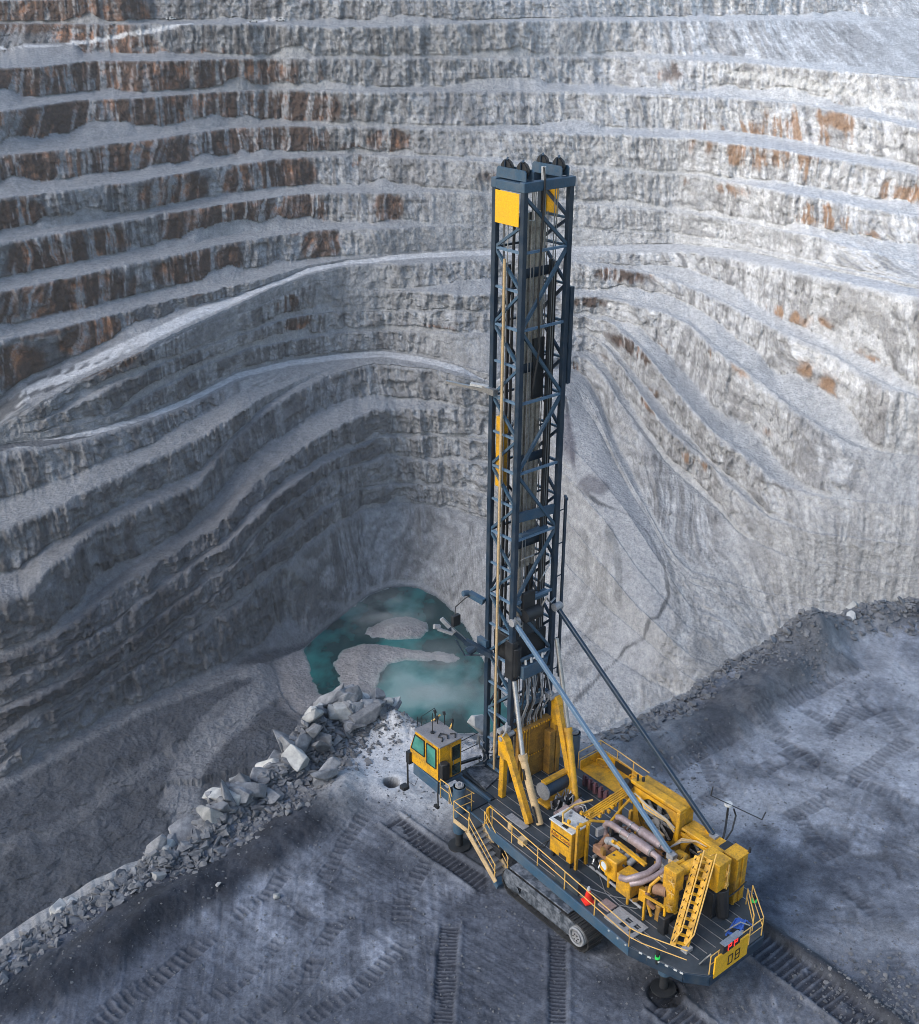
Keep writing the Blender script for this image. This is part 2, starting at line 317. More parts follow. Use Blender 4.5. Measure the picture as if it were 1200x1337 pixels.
# q6 - shore of the pit lake, ramp on the left
line((-60,1040,271,14),(0,1014,270.5,14),(100,967,270,14),(200,922,270,14),(280,890,270.5,13),(330,872,271,12),(360,858,273,6),(395,846,276.5,2),(420,826,277,0),(450,802,277,0),(480,778,277,0),(510,767,277,0),(540,767,277,0),(570,779,277,0),(592,799,277,0),(610,822,277,0),(625,850,277,0),(638,880,277,0),(660,915,277.5,0),(720,945,278,0),(900,965,279,0),(1000,975,280,0),(1260,1000,280,0))
# near floor, mostly behind the edge of the drill pad
line((-60,1300,284,0),(0,1240,284,0),(200,1160,284,0),(300,1080,283,0),(430,1000,280,0),(640,990,279,0),(900,1000,281,0),(1000,1010,283,0),(1260,1040,284,0))

# the strip just above the lower haul road is the toe of the face over it
re_, rd_ = LN[15], LN[16]; xs0 = np.array([-60,0,60,120,200,250,310,380,450,500,560,640.])
LN[15] = np.vstack([np.stack([xs0, np.interp(xs0, rd_[:, 0], rd_[:, 1])-11, np.interp(xs0, rd_[:, 0], rd_[:, 2])-.7, xs0*0+2], -1), re_[re_[:, 0] > 700]])
for k in range(12, len(LN)-1):      # small levelling correction of the survey on the inner wall
    xx_, hh_ = LN[k][:, 0], LN[k][:, 2]; nx = np.unique(np.r_[xx_, np.arange(240, 780, 20.)]); L2 = np.stack([nx]+[np.interp(nx, xx_, LN[k][:, c]) for c in (1, 2, 3)], -1)
    bmp = sstep(240, 330, nx)*(1-sstep(640, 760, nx)); L2[:, 2] *= 1-.024*bmp*np.clip((277-L2[:, 2])/127, 0, 1); LN[k] = L2
NA = 1340; AZ = np.radians(np.linspace(-37, 37, NA))
CD, CH, CW = [], [], []
ker = np.hanning(9); ker /= ker.sum()
xs = np.arange(-700, 1900, 3.0)
for li, l in enumerate(LN):
    sl0 = (l[1, 1]-l[0, 1])/(l[1, 0]-l[0, 0]); y = np.interp(xs, l[:, 0], l[:, 1])
    hh = np.interp(xs, l[:, 0], l[:, 2]); ww = np.interp(xs, l[:, 0], l[:, 3])
    if li < len(LN)-1:
        y = np.convolve(np.pad(y, 4, 'edge'), ker, 'valid'); hh = np.convolve(np.pad(hh, 4, 'edge'), ker, 'valid')
    X, Y = unproj(xs, y, CAMH-hh)
    a = np.arctan2(X, Y); d = np.hypot(X, Y)
    a = np.maximum.accumulate(a)
    CD.append(np.interp(AZ, a, d)); CH.append(np.interp(AZ, a, hh)); CW.append(np.interp(AZ, a, ww))
CD, CH, CW = map(np.array, (CD, CH, CW))
for k in range(len(LN)):
    if k not in (10, 16, 24): CW[k] = np.where(CW[k] > 9, 9+(CW[k]-9)*.25, CW[k])*np.where(AZ > R(-8), .7, 1)*np.where(AZ > R(3), .8, 1)
CD[0] = CD[1]+22; CH[0] = CH[1]-17
for k in range(1, len(LN)-2):
    if k not in (10, 16): CW[k] *= np.clip(.85+.95*fbm(AZ*CD[k]/55, AZ*0+k*4.4, octv=3, seed=700), .15, 1.5)
# crests are never ruler-straight: breakback of the blasted edge, in metres along the wall
for k in range(1, len(LN)-1):
    mer = (np.minimum(np.abs(CH[k]-CH[k-1]), np.abs(CH[min(k+1, len(LN)-1)]-CH[k])) > 3) & (CW[k] > 1.5) & (CW[k] < 30)
    mer = np.convolve(mer.astype(float), np.ones(15)/15, 'same')
    s = AZ*CD[k]
    CD[k] += mer*(3.4*fbm(s/45, s*0+k*9.3, octv=3, seed=k)+2.1*fbm(s/8, s*0+k*3.1, octv=4, seed=50+k)+np.minimum(0, 6*fbm(s/16, s*0+k, octv=2, seed=90+k)+2.2)*-1)
for k in range(1, len(LN)):
    CH[k] = np.maximum(CH[k], CH[k-1]+.02)
# every bench must stand outside the one below it: slide a crest out along its line of survey where it does not
for k in range(len(LN)-2, 0, -1):
    need = (CD[k+1]+.35+.22*CH[k+1])/(1+.22*CH[k]/CD[k]); f_ = np.maximum(1, need/CD[k]); CD[k] = CD[k]*f_; CH[k] = CH[k]*f_
CD[0] = CD[1]+22; CH[0] = CH[1]-17
NF, NB = 26, 7
rows_d, rows_h, rows_f, rows_k, rows_t = [], [], [], [], []
def put(d, h, f, k, t): rows_d.append(d); rows_h.append(h); rows_f.append(f); rows_k.append(np.full(NA, float(k))); rows_t.append(t)
zero = np.zeros(NA)
for t in (2400, 1500, 900, 420, 160, 60): put(CD[0]+t, CH[0]-np.minimum(8, t*.03), zero, 0, zero)
for k in range(len(LN)-1):
    d0, h0, d1, h1, w1 = CD[k], CH[k], CD[k+1], CH[k+1], CW[k+1]
    dh = h1-h0; gap = d0-d1; s = AZ*d0
    last = k == len(LN)-2
    n = 230 if last else NF
    weff = np.clip(np.minimum(w1, gap-dh/math.tan(R(74))), 0, None)
    weff = np.maximum(weff, np.clip(gap*.2, .05, .8))
    if last: weff = zero
    # talus: how far scree climbs the face (0 clean face ... 1 all scree)
    tal = .6*sstep(-.1, .6, fbm(s/30, s*0+k*7.7, octv=3, seed=200+k)+.25*fbm(s/8, s*0+k, octv=2, seed=300+k))
    tal = np.where(w1 < .5, .5, tal); terr = sstep(.5, 4, w1)
    bsl = np.minimum(weff*.04, .6)             # berms fall slightly inward
    for j in range(n):
        q = j/n
        dt = d1+weff
        # face: steep upper rock, scree skirt below
        knee = .92-.55*tal*terr; kx = (.16+.12*(1-tal))*terr+knee*(1-terr); kx = np.minimum(kx, knee)
        qa = np.clip(q/knee, 0, 1); qb = np.clip((q-knee)/(1-knee), 0, 1)
        fx = np.where(q < knee, qa*kx, kx+(1-kx)*qb)
        put(d0+(dt-d0)*fx, h0+(dh-bsl)*q, np.where(q < knee, 1.0, .35)*sstep(0, .06, q)*np.clip(dh/6, 0, 1), k, np.where(q > knee, 1, 0)*terr)
    if not last:
        for j in range(NB):
            q = j/NB; put(d1+weff*(1-q), h1-bsl*(1-q), zero+0, k+.5, zero)
k = len(LN)-1
put(CD[k], CH[k], zero, k, zero)
for t in (10, 30, 60, 110, 180, 260): put(np.maximum(CD[k]-t, 60), CH[k]+1.5, zero, k, zero)
PD, PH, PF, PK, PT = map(np.array, (rows_d, rows_h, rows_f, rows_k, rows_t))
TL = np.array([sstep(.3, 3.0, np.convolve(np.pad(CW[k], 20, 'edge'), np.ones(41)/41, 'valid')) for k in range(len(LN))])
kk = PK[:, 0]; lo = np.clip(np.floor(kk).astype(int), 0, len(LN)-1); hi = np.clip(lo+1, 0, len(LN)-1)
TR = np.maximum(TL[lo], TL[hi]); TR[:6] = 0; TR2 = TR*TR
A2 = np.broadcast_to(AZ, PD.shape)
# ---- the lake floor and its bars
def px2w(pts, h): 
    p = np.array(pts, float); X, Y = unproj(p[:, 0], p[:, 1], CAMH-h); return np.stack([X, Y], -1)
LAKE = px2w([(393,850),(415,829),(450,802),(480,778),(510,767),(540,767),(570,779),(592,799),(610,822),(625,850),(638,880),(650,905),(668,945),(640,958),(600,958),(570,975),(530,965),(500,940),(470,945),(440,930),(418,905),(408,880),(402,865)], 277)
BAR1 = px2w([(472,829),(485,817),(505,808),(530,806),(556,814),(557,824),(548,833),(520,836),(490,834)], 277)
BAR2 = px2w([(436,866),(450,848),(475,841),(520,845),(560,848),(598,852),(604,861),(592,867),(560,864),(530,863),(508,867),(496,879),(489,897),(496,914),(520,928),(548,946),(560,985),(470,985),(462,930),(450,905),(441,885)], 277)
X = PD*np.sin(A2); Y = PD*np.cos(A2)
lk = PK >= len(LN)-2
sdl = np.full(X.shape, -50.0); sdb = np.full(X.shape, -50.0)
wob = 1.3*fbm(X/7, Y/7, octv=4, seed=5)+2.0*fbm(X/23, Y/23, octv=3, seed=6)
m_ = lk
sdl[m_] = poly_sd(X[m_], Y[m_], LAKE)+wob[m_]*.7
sdb[m_] = np.maximum(poly_sd(X[m_], Y[m_], BAR1), poly_sd(X[m_], Y[m_], BAR2))+wob[m_]*.8
sub = np.minimum(sdl, -sdb)                    # >0 under water
floor_h = np.where(sub > 0, 277+np.minimum(sub*.35, 4), 277-np.minimum(-sub*.22, 2.2))
wl = np.where(lk, sstep(-22, -10, sdl), 0)
dryh = np.where(lk & (PH > 276), 275.6+.0*PH, PH); PH = np.where(lk, np.where(PD > 380, dryh, PH), PH)
PH = PH*(1-wl)+floor_h*wl
# ---- relief
sA = A2*PD; Z = CAMH-PH
sA = sA+1.4*fbm(X/9, Y/9, Z/7, octv=4, seed=19)+(Z/5)*fbm(X/60, Y/60, octv=2, seed=18)
amp = np.clip(PF, 0, 1)*TR2+.55*(1-TR2)*(PK < len(LN)-2)
strike = fbm(sA/2.6, Z/26+PK*5.3, octv=5, seed=21, gain=.6)*TR+fbm(sA/4, PD/30, octv=5, seed=22, gain=.6)*(1-TR)        # ribs of the blast holes, running down the face
blocks = fbm(X/7, Y/7, Z/7, octv=5, seed=31, ridge=True)
coarse = fbm(X/24, Y/24, Z/24, octv=4, seed=41)
fine = fbm(X/2.4, Y/2.4, Z/2.4, octv=3, seed=51); crag = fbm(sA/2.2, PD/2.2, Z/3.0, octv=3, seed=52, ridge=True)
clean = amp*(1-PT)
disp = clean*(1.7*strike+2.0*blocks+1.3*coarse+1.25*crag)+(amp*PT)*(.9*strike+.6*blocks)+(1-amp)*(.35*coarse)*(1-wl)
slope_rough = ((PK > 17) & (PK < len(LN)-1) & (wl < .5))
disp += np.where(slope_rough, .7*blocks*(1-wl)*(amp > .1), 0)
disp *= np.where(np.array([CW[min(int(k)+1, len(LN)-1)] for k in PK[:, 0]]) < 1.2, .75, 1)
RAMP = np.stack(unproj(np.array([742,775,800,835,868,880,860,800,750,770,800,795,770,745.]), np.array([525,550,600,655,725,790,850,900,930,860,780,700,640,600.]), CAMH-np.array([200,205,213,221,231,240,255,268,272,262,246,228,219,210.])), -1)
rmp = sstep(-2, 5, poly_sd(X, Y, RAMP)+wob)*(PK > 16.6)
disp *= 1-.75*rmp
disp[:6] *= 0
DD = PD-disp*1.15
ZZ = Z+.22*np.abs(disp)*(1-amp)+(1-amp)*.45*fine*(1-wl)+amp*PT*.5*fine+wl*np.where(sub < 0, .45*fine+1.1*coarse, 0)
fl = lk & (wl < .5)
ZZ = ZZ+np.where(fl, 4.0*fbm(X/40, Y/40, octv=4, seed=61)+.7*fbm(X/12, Y/12, octv=4, seed=62, ridge=True)+.5*fine, 0)*(1-wl)
X = DD*np.sin(A2); Y = DD*np.cos(A2)
# ---- colour of the rock, with the light fall-off across the pit painted in
def lerp(a, b, t): return np.asarray(a)*(1-t[..., None])+np.asarray(b)*t[..., None]
grain = fbm(X/5, Y/5, ZZ/5, octv=5, seed=71); big = fbm(X/90, Y/90, ZZ/50, octv=3, seed=72)
streak = fbm(sA/1.9, ZZ/34+PK, octv=5, seed=73, gain=.65)*TR+fbm(sA/2.5, DD/26, octv=5, seed=74, gain=.65)*(1-TR)
chip = fbm(sA/1.1, ZZ/1.3, octv=3, seed=75, gain=.7)
pale = np.array([.385, .392, .405]); dust = np.array([.34, .35, .365]); darkr = np.array([.055, .055, .062])
tint = lerp(pale*.92, pale*1.15, sstep(-.5, .5, grain+.5*big))
# face streaking
dk = sstep(-.1, .5, streak*1.25+.5*blocks+.35*big)*clean
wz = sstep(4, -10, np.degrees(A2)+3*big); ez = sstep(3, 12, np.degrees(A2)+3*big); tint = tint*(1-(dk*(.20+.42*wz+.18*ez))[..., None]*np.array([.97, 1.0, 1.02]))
crk = sstep(.45, .75, fbm(sA/5, ZZ/7+PK, octv=4, seed=76, ridge=True)+.25*chip)*amp; tint = tint*(1-.45*crk[..., None])
ledge = sstep(.25, .5, fbm(sA/22, ZZ/1.6, octv=3, seed=77))*clean; tint = tint*(1+.22*ledge[..., None])
tint = tint*(1+.42*chip[..., None]*(.35+.65*amp[..., None]))
gul = sstep(-.05, .5, fbm(sA/2.0, DD/38, octv=5, seed=78, gain=.65)+.3*big)*(1-TR)*(PK < len(LN)-2)*(1-rmp); tint = tint*(1-.34*gul[..., None])
berm = (1-amp); tint = lerp(tint, dust*1.1, berm*.6)
deg = np.degrees(A2)
# light fall-off painted into the tint: brighter upper east, dimmer centre and west
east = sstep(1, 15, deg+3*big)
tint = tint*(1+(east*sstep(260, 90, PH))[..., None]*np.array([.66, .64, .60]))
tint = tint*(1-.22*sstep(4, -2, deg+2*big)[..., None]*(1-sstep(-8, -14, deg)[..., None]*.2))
# the west wall is dark, wet rock, its dimmer light painted in as well
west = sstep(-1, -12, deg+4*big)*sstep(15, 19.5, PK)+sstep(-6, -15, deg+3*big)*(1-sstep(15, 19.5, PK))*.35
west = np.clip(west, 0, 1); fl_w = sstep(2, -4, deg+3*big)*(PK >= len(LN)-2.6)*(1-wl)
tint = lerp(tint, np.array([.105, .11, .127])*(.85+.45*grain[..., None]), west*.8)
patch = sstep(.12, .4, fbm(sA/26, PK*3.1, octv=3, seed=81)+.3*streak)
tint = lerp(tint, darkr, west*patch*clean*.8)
tint = lerp(tint, np.array([.050, .056, .070])*(1+.5*grain[..., None]), fl_w*.85)  # west pit floor painted darker to stand for shade
# iron-stained rock high on the west wall and in scattered blocks elsewhere
def blob(x, y, rx, ry, h):
    a, b_ = unproj(np.array([x]), np.array([y]), CAMH-np.array([h])); az0 = math.degrees(math.atan2(a[0], b_[0])); d0 = math.hypot(a[0], b_[0])
    ra = math.degrees(rx/FPX*1.02); return np.exp(-((deg-az0)/ra)**2-((PH-h)/(ry*d0/FPX))**2)
iron = 0
for b_ in [(60,10,130,22,32),(140,52,60,12,45),(160,100,230,32,62),(100,165,170,26,78),(290,105,100,26,62),(330,150,120,22,78),(50,228,70,22,93),(115,222,18,20,93),(150,215,28,24,93),(215,212,42,26,93),(290,196,45,22,93),(370,190,60,24,93),
           (230,255,50,26,108),(350,240,75,26,108),(20,292,50,18,108),(300,295,70,26,122),(235,305,30,24,122),(385,280,40,24,122),(90,330,75,28,123),(420,315,30,22,137),(250,355,40,24,137),(300,352,20,18,137),(220,375,20,16,137),(60,385,110,30,138),(130,440,60,22,152),(10,470,50,28,155),
           (375,408,16,14,156),(388,435,20,12,166),(460,225,16,16,100),(505,272,22,18,122),(510,180,30,16,93),(455,222,10,16,100)]:
    iron = np.maximum(iron, blob(*b_)*.95)
for b_ in [(960,196,26,18,92),(1010,200,50,22,92),(900,257,18,14,108),(950,262,40,16,108),(1090,150,40,16,75),(1180,262,40,18,100),(1070,275,24,12,108),(1130,322,24,14,116),(1080,290,60,14,112),(1070,420,36,20,148),(1110,450,34,22,152),(1080,520,30,26,168),(1000,570,20,18,190),(1050,500,26,20,165),(745,490,16,12,190),(790,470,18,12,185),(850,540,22,14,190),(770,400,60,10,162),(1000,180,120,40,85),(640,235,40,16,107),(880,95,60,18,60),(800,345,60,12,150),(840,480,60,14,176),(960,480,40,16,168),(1040,390,50,14,150),(1150,470,40,16,156),(900,600,30,14,205),(700,440,40,10,178),(560,425,50,8,172)]:
    iron = np.maximum(iron, blob(*b_)*.52)
brk = sstep(-.35, .2, streak*1.3+.4*grain+.1)
mask = sstep(.30, .44, iron*.9+(.24+.14*ez)*fbm(sA/5, PK*2.3+ZZ/22, octv=5, seed=83, gain=.6))*clean
ic = lerp(np.array([.42, .19, .085]), np.array([.070, .042, .028]), sstep(-.3, .3, streak+.5*blocks))
ic = lerp(ic, np.array([.50, .31, .18]), sstep(8, 13, deg)*.6)
tint = lerp(tint, ic, mask*brk*.92)
tint = lerp(tint, np.array([.36, .37, .39])*(1+.12*grain[..., None]), rmp*.85)
# roads: compacted pale running surface on the haul-road berms
roadk = {10: 1.0, 16: 1.0}
for k0, st in roadk.items():
    on = (np.abs(PK-(k0-.5)) < .01)
    rr = on*sstep(.0, .2, 1-np.abs(((np.cumsum(on, 0)-1)/max(NB-1, 1))*2-1))
    if k0 == 16: rr = rr*sstep(5.2, 4.2, deg)
    tint = lerp(tint, np.array([.56, .57, .59])*(1-.1*west[..., None]), np.clip(rr*(.9+.6*fbm(sA/30, PD/1.5, octv=3, seed=85)), 0, 1))
    wet = on*sstep(-14.5, -17, deg)*sstep(-.1, .15, fbm(sA/18, PD/4, octv=3, seed=86)+.12)
    tint = lerp(tint, np.array([.045, .05, .06]), wet*.85)
def road_px(pts, h, wid, col, st):
    global tint
    p = px2w(pts, h) if np.isscalar(h) else np.stack(unproj(np.array([q[0] for q in pts], float), np.array([q[1] for q in pts], float), CAMH-np.array(h, float)), -1)
    d, s, sg, tot = path_sd(X, Y, p); acc_ = np.r_[0, np.cumsum(np.hypot(*np.diff(p, axis=0).T))]
    hp_ = np.interp(s, acc_, np.full(len(p), h) if np.isscalar(h) else np.array(h, float))
    r = sstep(wid, wid*.55, d+.8*grain)*sstep(7, 4, np.abs(PH-hp_))
    tint = lerp(tint, np.array(col), r*st)
road_px([(-20,1022),(100,962),(200,916),(300,880),(345,876),(350,900),(310,940),(270,975),(245,1010),(238,1045),(250,1080)], [270,270,270,270,271,273,274,275,277,278,279], 7.5, (.19, .195, .21), .85)
road_px([(330,900),(290,925),(262,960),(235,1000),(215,1050)], [272,273,275,276,278], 3.0, (.15, .155, .17), .7)
road_px([(0,1120),(80,1085),(150,1030),(230,985)], [280,279,277,276], 4.0, (.13, .135, .15), .6)
road_px([(738,525),(754,617),(783,650),(837,679),(846,692),(867,746),(873,783),(858,817),(817,838),(783,871),(750,905)], [198,212,218,222,225,236,243,250,258,265,270], 1.0, (.09, .095, .105), .9)
road_px([(795,690),(806,730),(808,780),(790,830),(760,870)], [226,234,244,256,266], 2.0, (.14, .145, .15), .5)
road_px([(748,560),(775,600),(810,655),(840,700),(850,760),(820,820)], [205,213,221,229,240,253], 9, (.40, .41, .43), .5)
# thin haul roads high on the walls, laid where the survey sights them on the surface
V3 = np.stack([X, Y, ZZ-CAMH], -1); dep_ = V3@CF; PXg = CXP+FPX*(V3@CR)/dep_; PYg = CYP-FPX*(V3@CU)/dep_
def road_on(pts, wid, col, st):
    global tint
    q = []
    for x, y in pts:
        i = np.unravel_index(np.argmin((PXg[6:-230]-x)**2+(PYg[6:-230]-y)**2), PXg[6:-230].shape); q.append(V3[i[0]+6, i[1]])
    q = np.array(q); dm = np.full(X.shape, 1e9); sub_ = slice(0, 420)
    for a_, b_ in zip(q[:-1], q[1:]):
        e = b_-a_; w_ = V3[sub_]-a_; t_ = np.clip((w_@e)/(e@e), 0, 1); dm[sub_] = np.minimum(dm[sub_], np.linalg.norm(w_-t_[..., None]*e, axis=-1))
    tint = lerp(tint, np.array(col), sstep(wid, wid*.5, dm)*st)
road_on([(-5,62),(40,61),(90,57),(150,49),(190,41),(225,34),(250,31)], 2.0, (.55, .56, .58), .9)
road_on([(325,29),(350,27),(382,26)], 2.2, (.6, .6, .62), .9)
road_on([(955,96),(1000,101),(1060,112),(1120,124),(1160,133),(1205,143),(1240,152)], 2.6, (.66, .66, .65), .85)
road_px([(735,545),(742,575),(740,595)], [201,206,209], 5, (.13, .125, .15), .8)
road_px([(765,622),(785,640)], [214,218], 5, (.15, .15, .17), .8)
tint = lerp(tint, np.array([.27, .255, .255])*(1+.3*grain[..., None]), wl*sstep(2, -1, sub)*.8)
sh = np.clip(wl, 0, 1)*sstep(2.2, .2, np.abs(sub))*sstep(-2, 1, sub); tint = lerp(tint, np.array([.13, .24, .23]), sh*.6)
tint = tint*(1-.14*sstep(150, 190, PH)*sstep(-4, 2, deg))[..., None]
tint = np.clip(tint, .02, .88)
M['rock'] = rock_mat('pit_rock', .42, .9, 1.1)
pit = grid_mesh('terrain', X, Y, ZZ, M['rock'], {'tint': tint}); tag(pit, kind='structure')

# ---- lake water
m, n, b = nodes('lake_water'); L = n.links.new
at = N(n, 'ShaderNodeAttribute', attribute_name='tint'); L(at.outputs['Color'], b.inputs['Base Color'])
b.inputs['Roughness'].default_value = .12; b.inputs['Specular IOR Level'].default_value = .5
geo = N(n, 'ShaderNodeNewGeometry'); a = N(n, 'ShaderNodeTexNoise', i_Scale=.9, i_Detail=5.0); L(geo.outputs['Position'], a.inputs['Vector'])
bp = N(n, 'ShaderNodeBump', i_Strength=.25, i_Distance=.08); L(a.outputs['Fac'], bp.inputs['Height']); L(bp.outputs[0], b.inputs['Normal'])
gx, gy = np.meshgrid(np.linspace(-110, 60, 200), np.linspace(360, 545, 220))
wn = fbm(gx/13, gy/20, octv=6, seed=401, gain=.6)*1.6
def wblob(x, y, r): 
    p = px2w([(x, y)], 277)[0]; return np.exp(-(((gx-p[0])**2+((gy-p[1])*.8)**2)/r**2))
mk = np.clip(1.0*(wblob(545, 905, 11)+.5*wblob(585, 890, 14)+.45*wblob(530, 885, 12)+.4*wblob(530, 838, 14)+.3*wblob(490, 800, 10)+.4*wblob(620, 940, 14))+.55*wn-.05, 0, 1)
wt = lerp(np.array([.002, .030, .034]), np.array([.014, .13, .13]), sstep(0, .5, mk)); wt = lerp(wt, np.array([.12, .27, .27]), sstep(.45, 1.1, mk))
ls = poly_sd(gx, gy, LAKE); ang_ = np.arctan2(gy-455, gx-0.0)
for _ in range(40):      # pull the outline of the sheet in to just beyond the shore
    out_ = ls < -7; gx = np.where(out_, gx+(-8-gx)*.03, gx); gy = np.where(out_, gy+(455-gy)*.03, gy); ls = poly_sd(gx, gy, LAKE)
lake = grid_mesh('water', gx, gy, np.full(gx.shape, CAMH-277.0), m, {'tint': wt}); tag(lake, kind='structure')

# ---- pickups parked on the upper haul road, far away
def pit_z(x, y):
    a = math.atan2(x, y); j = int(np.clip(round((a-AZ[0])/(AZ[1]-AZ[0])), 0, NA-1)); dd = np.hypot(X[:, j], Y[:, j]); i = int(np.argmin(np.abs(dd-math.hypot(x, y)))); return float(ZZ[i, j])
def pickup(x, y, h, rz, label):
    p = np.array(unproj(np.array([x]), np.array([y]), CAMH-np.array([h]))).reshape(-1)
    t = empty('pickup_truck', (p[0], p[1], pit_z(*p)+.15), rz); tag(t, label, 'pickup truck', 'pickups on the upper haul road')
    MB().prism([(-2.6,.5),(2.5,.5),(2.6,.8),(2.5,1.05),(1.3,1.15),(-.6,1.15),(-.6,.75),(-2.5,.75),(-2.5,1.15),(-2.6,1.15)], 'y', -.95, .95).build('body', M['white'], t, bevel=.04)
    MB().prism([(-.6,1.15),(1.2,1.15),(.6,1.8),(-.45,1.8)], 'y', -.85, .85).build('cabin', M['white'], t, bevel=.05)
    MB().prism([(-.45,1.2),(1.0,1.2),(.55,1.68),(-.4,1.68)], 'y', -.87, .87).build('side_window', M['darkglass'], t)
    for u in (-1.7, 1.7):
        for v in (-.9, .9): MB().cyl((u, v-.12, .4), (u, v+.12, .4), .4, 14).build('wheel', M['rubber'], t)
pickup(224, 33, 38.2, .5, 'white pickup where the pale ramp meets the upper bench at the top left')
pickup(331, 30, 36.1, .1, 'white pickup midway along the upper bench road')
pickup(366, 29, 35.9, .1, 'white pickup on the pale strip at the right end of the upper bench road')
# ================================================================ THE DRILL PAD (z = 0) and its edge
def P0(pts, z=0.0):
    p = np.array(pts, float); X_, Y_ = unproj(p[:, 0], p[:, 1], z); return np.stack([X_, Y_], -1)
EDGE = P0([(-260,1352),(-120,1285),(0,1228),(60,1196),(130,1158),(205,1122),(235,1100),(285,1062),(330,1035),(385,990),(410,950),(440,925),(490,925),(520,938),(560,960),(600,962),(650,962),(700,965),(742,962),(790,950),(850,925),(900,905),(950,868),(1000,845),(1035,826),(1080,812),(1120,803),(1200,796),(1320,786),(1480,778)])
# rig frame on the ground
RA = R(40); RO = np.array(unproj(np.array([664.]), np.array([1020.]), np.array([2.4]))).reshape(-1)
EX = np.array([math.sin(-RA), math.cos(-RA)]); EY = np.array([math.cos(RA), math.sin(RA)])
def rigw(u, v): return RO+EX*u+EY*v
na = 1480; az = np.radians(np.linspace(-44, 44, na))
ea = np.arctan2(EDGE[:, 0], EDGE[:, 1]); ed = np.hypot(EDGE[:, 0], EDGE[:, 1])
de = np.interp(az, ea, ed); k9 = np.hanning(17); k9 /= k9.sum(); de = np.convolve(np.pad(de, 8, 'edge'), k9, 'valid')
e0, e1 = de*np.sin(az), de*np.cos(az); de = de+.9*fbm(e0/3.5, e1/3.5, octv=3, seed=3)
npd = 860; t = np.linspace(0, 1, npd)[:, None]; d0 = 24.0
# spacing even in the view: depression angle
g0 = math.atan2(44, d0); g1 = np.arctan2(44, de)[None]
PDd = 44/np.tan(g0+(g1-g0)*t)
X = PDd*np.sin(az)[None]; Y = PDd*np.cos(az)[None]; dist_e = de[None]-PDd
Z = .16*fbm(X/9, Y/9, octv=4, seed=501)+.05*fbm(X/1.7, Y/1.7, octv=4, seed=502)+.014*fbm(X/.22, Y/.22, octv=2, seed=503)
gr = fbm(X/1.3, Y/1.3, octv=5, seed=504); bg_ = fbm(X/11, Y/11, octv=4, seed=505); md = fbm(X/4, Y/4, octv=5, seed=506)
fn = fbm(X/.35, Y/.35, octv=3, seed=507)
tint = lerp(np.array([.078, .087, .110]), np.array([.175, .190, .225]), sstep(-.36, .40, bg_*.38+md*.6+.4*gr))
tint = tint*(1+.34*fn[..., None])*(1+.3*gr[..., None])
for a_, sd_ in ((.9, 1), (-.5, 2), (.1, 3)):      # dozer scuffs and scrape marks in several directions
    xr, yr = X*math.cos(a_)+Y*math.sin(a_), -X*math.sin(a_)+Y*math.cos(a_)
    on_ = sstep(.0, .3, fbm(X/6+sd_*7, Y/6, octv=3, seed=540+sd_)); sc = fbm(xr/.28, yr/4.5, octv=4, seed=550+sd_, gain=.6)
    tint = tint*(1+.42*(sc*on_)[..., None]); Z = Z+.035*sc*on_
crx = sstep(.55, .8, fbm(X/2.2, Y/2.2, octv=4, seed=560, ridge=True)); tint = tint*(1-.4*crx[..., None]*sstep(-.1, .3, bg_)[..., None]); Z = Z-.04*crx
# the far right of the pad is paler
tint = tint*(1+.35*sstep(4, 22, X)*sstep(48, 60, Y))[..., None]
pl = sstep(-.1, .45, fbm(X/14+3, Y/3.5, octv=4, seed=508))*sstep(8, 16, X); tint = lerp(tint, np.array([.30, .31, .335]), pl*.4)
DARK = np.array([.028, .031, .040])
# windrows
def windrow(pts, wid, hgt, dark=.85, seed=0):
    global Z, tint
    d, s, sg, tot = path_sd(X, Y, P0(pts)); d = d+wid*.35*fbm(X/2, Y/2, octv=4, seed=seed)
    r = np.exp(-(d/wid)**2); Z = Z+hgt*r*(.8+.4*fbm(X/3, Y/3, octv=3, seed=seed+1)); 
    tint = lerp(tint, DARK*(1+.5*gr[..., None]), sstep(wid*1.5, wid*.6, d)*dark)
windrow([(-100,1355),(0,1312),(80,1275),(150,1225),(200,1188),(300,1140),(360,1105),(420,1060),(448,1028)], 1.5, .9, .95, 600)
windrow([(740,1000),(800,992),(860,980),(905,960),(950,935),(985,918),(1030,880),(1055,850)], 1.8, 1.3, .95, 610)
windrow([(1055,850),(1080,835),(1130,815),(1200,800),(1300,792)], 1.5, 1.2, .95, 620)
windrow([(980,930),(1020,905),(1060,880),(1100,868)], .9, .4, .7, 625)
windrow([(150,1250),(200,1195),(260,1165)], .6, .35, .7, 630)
windrow([(415,965),(440,940),(480,938),(515,945)], 1.6, 1.5, 0, 640)
windrow([(290,1062),(330,1038),(370,1010),(405,975)], 1.1, 1.0, 0, 645)
windrow([(205,1128),(245,1105),(285,1075)], .9, .6, 0, 650)
windrow([(930,905),(980,872),(1030,848),(1070,838)], 1.5, 1.0, 0, 655)
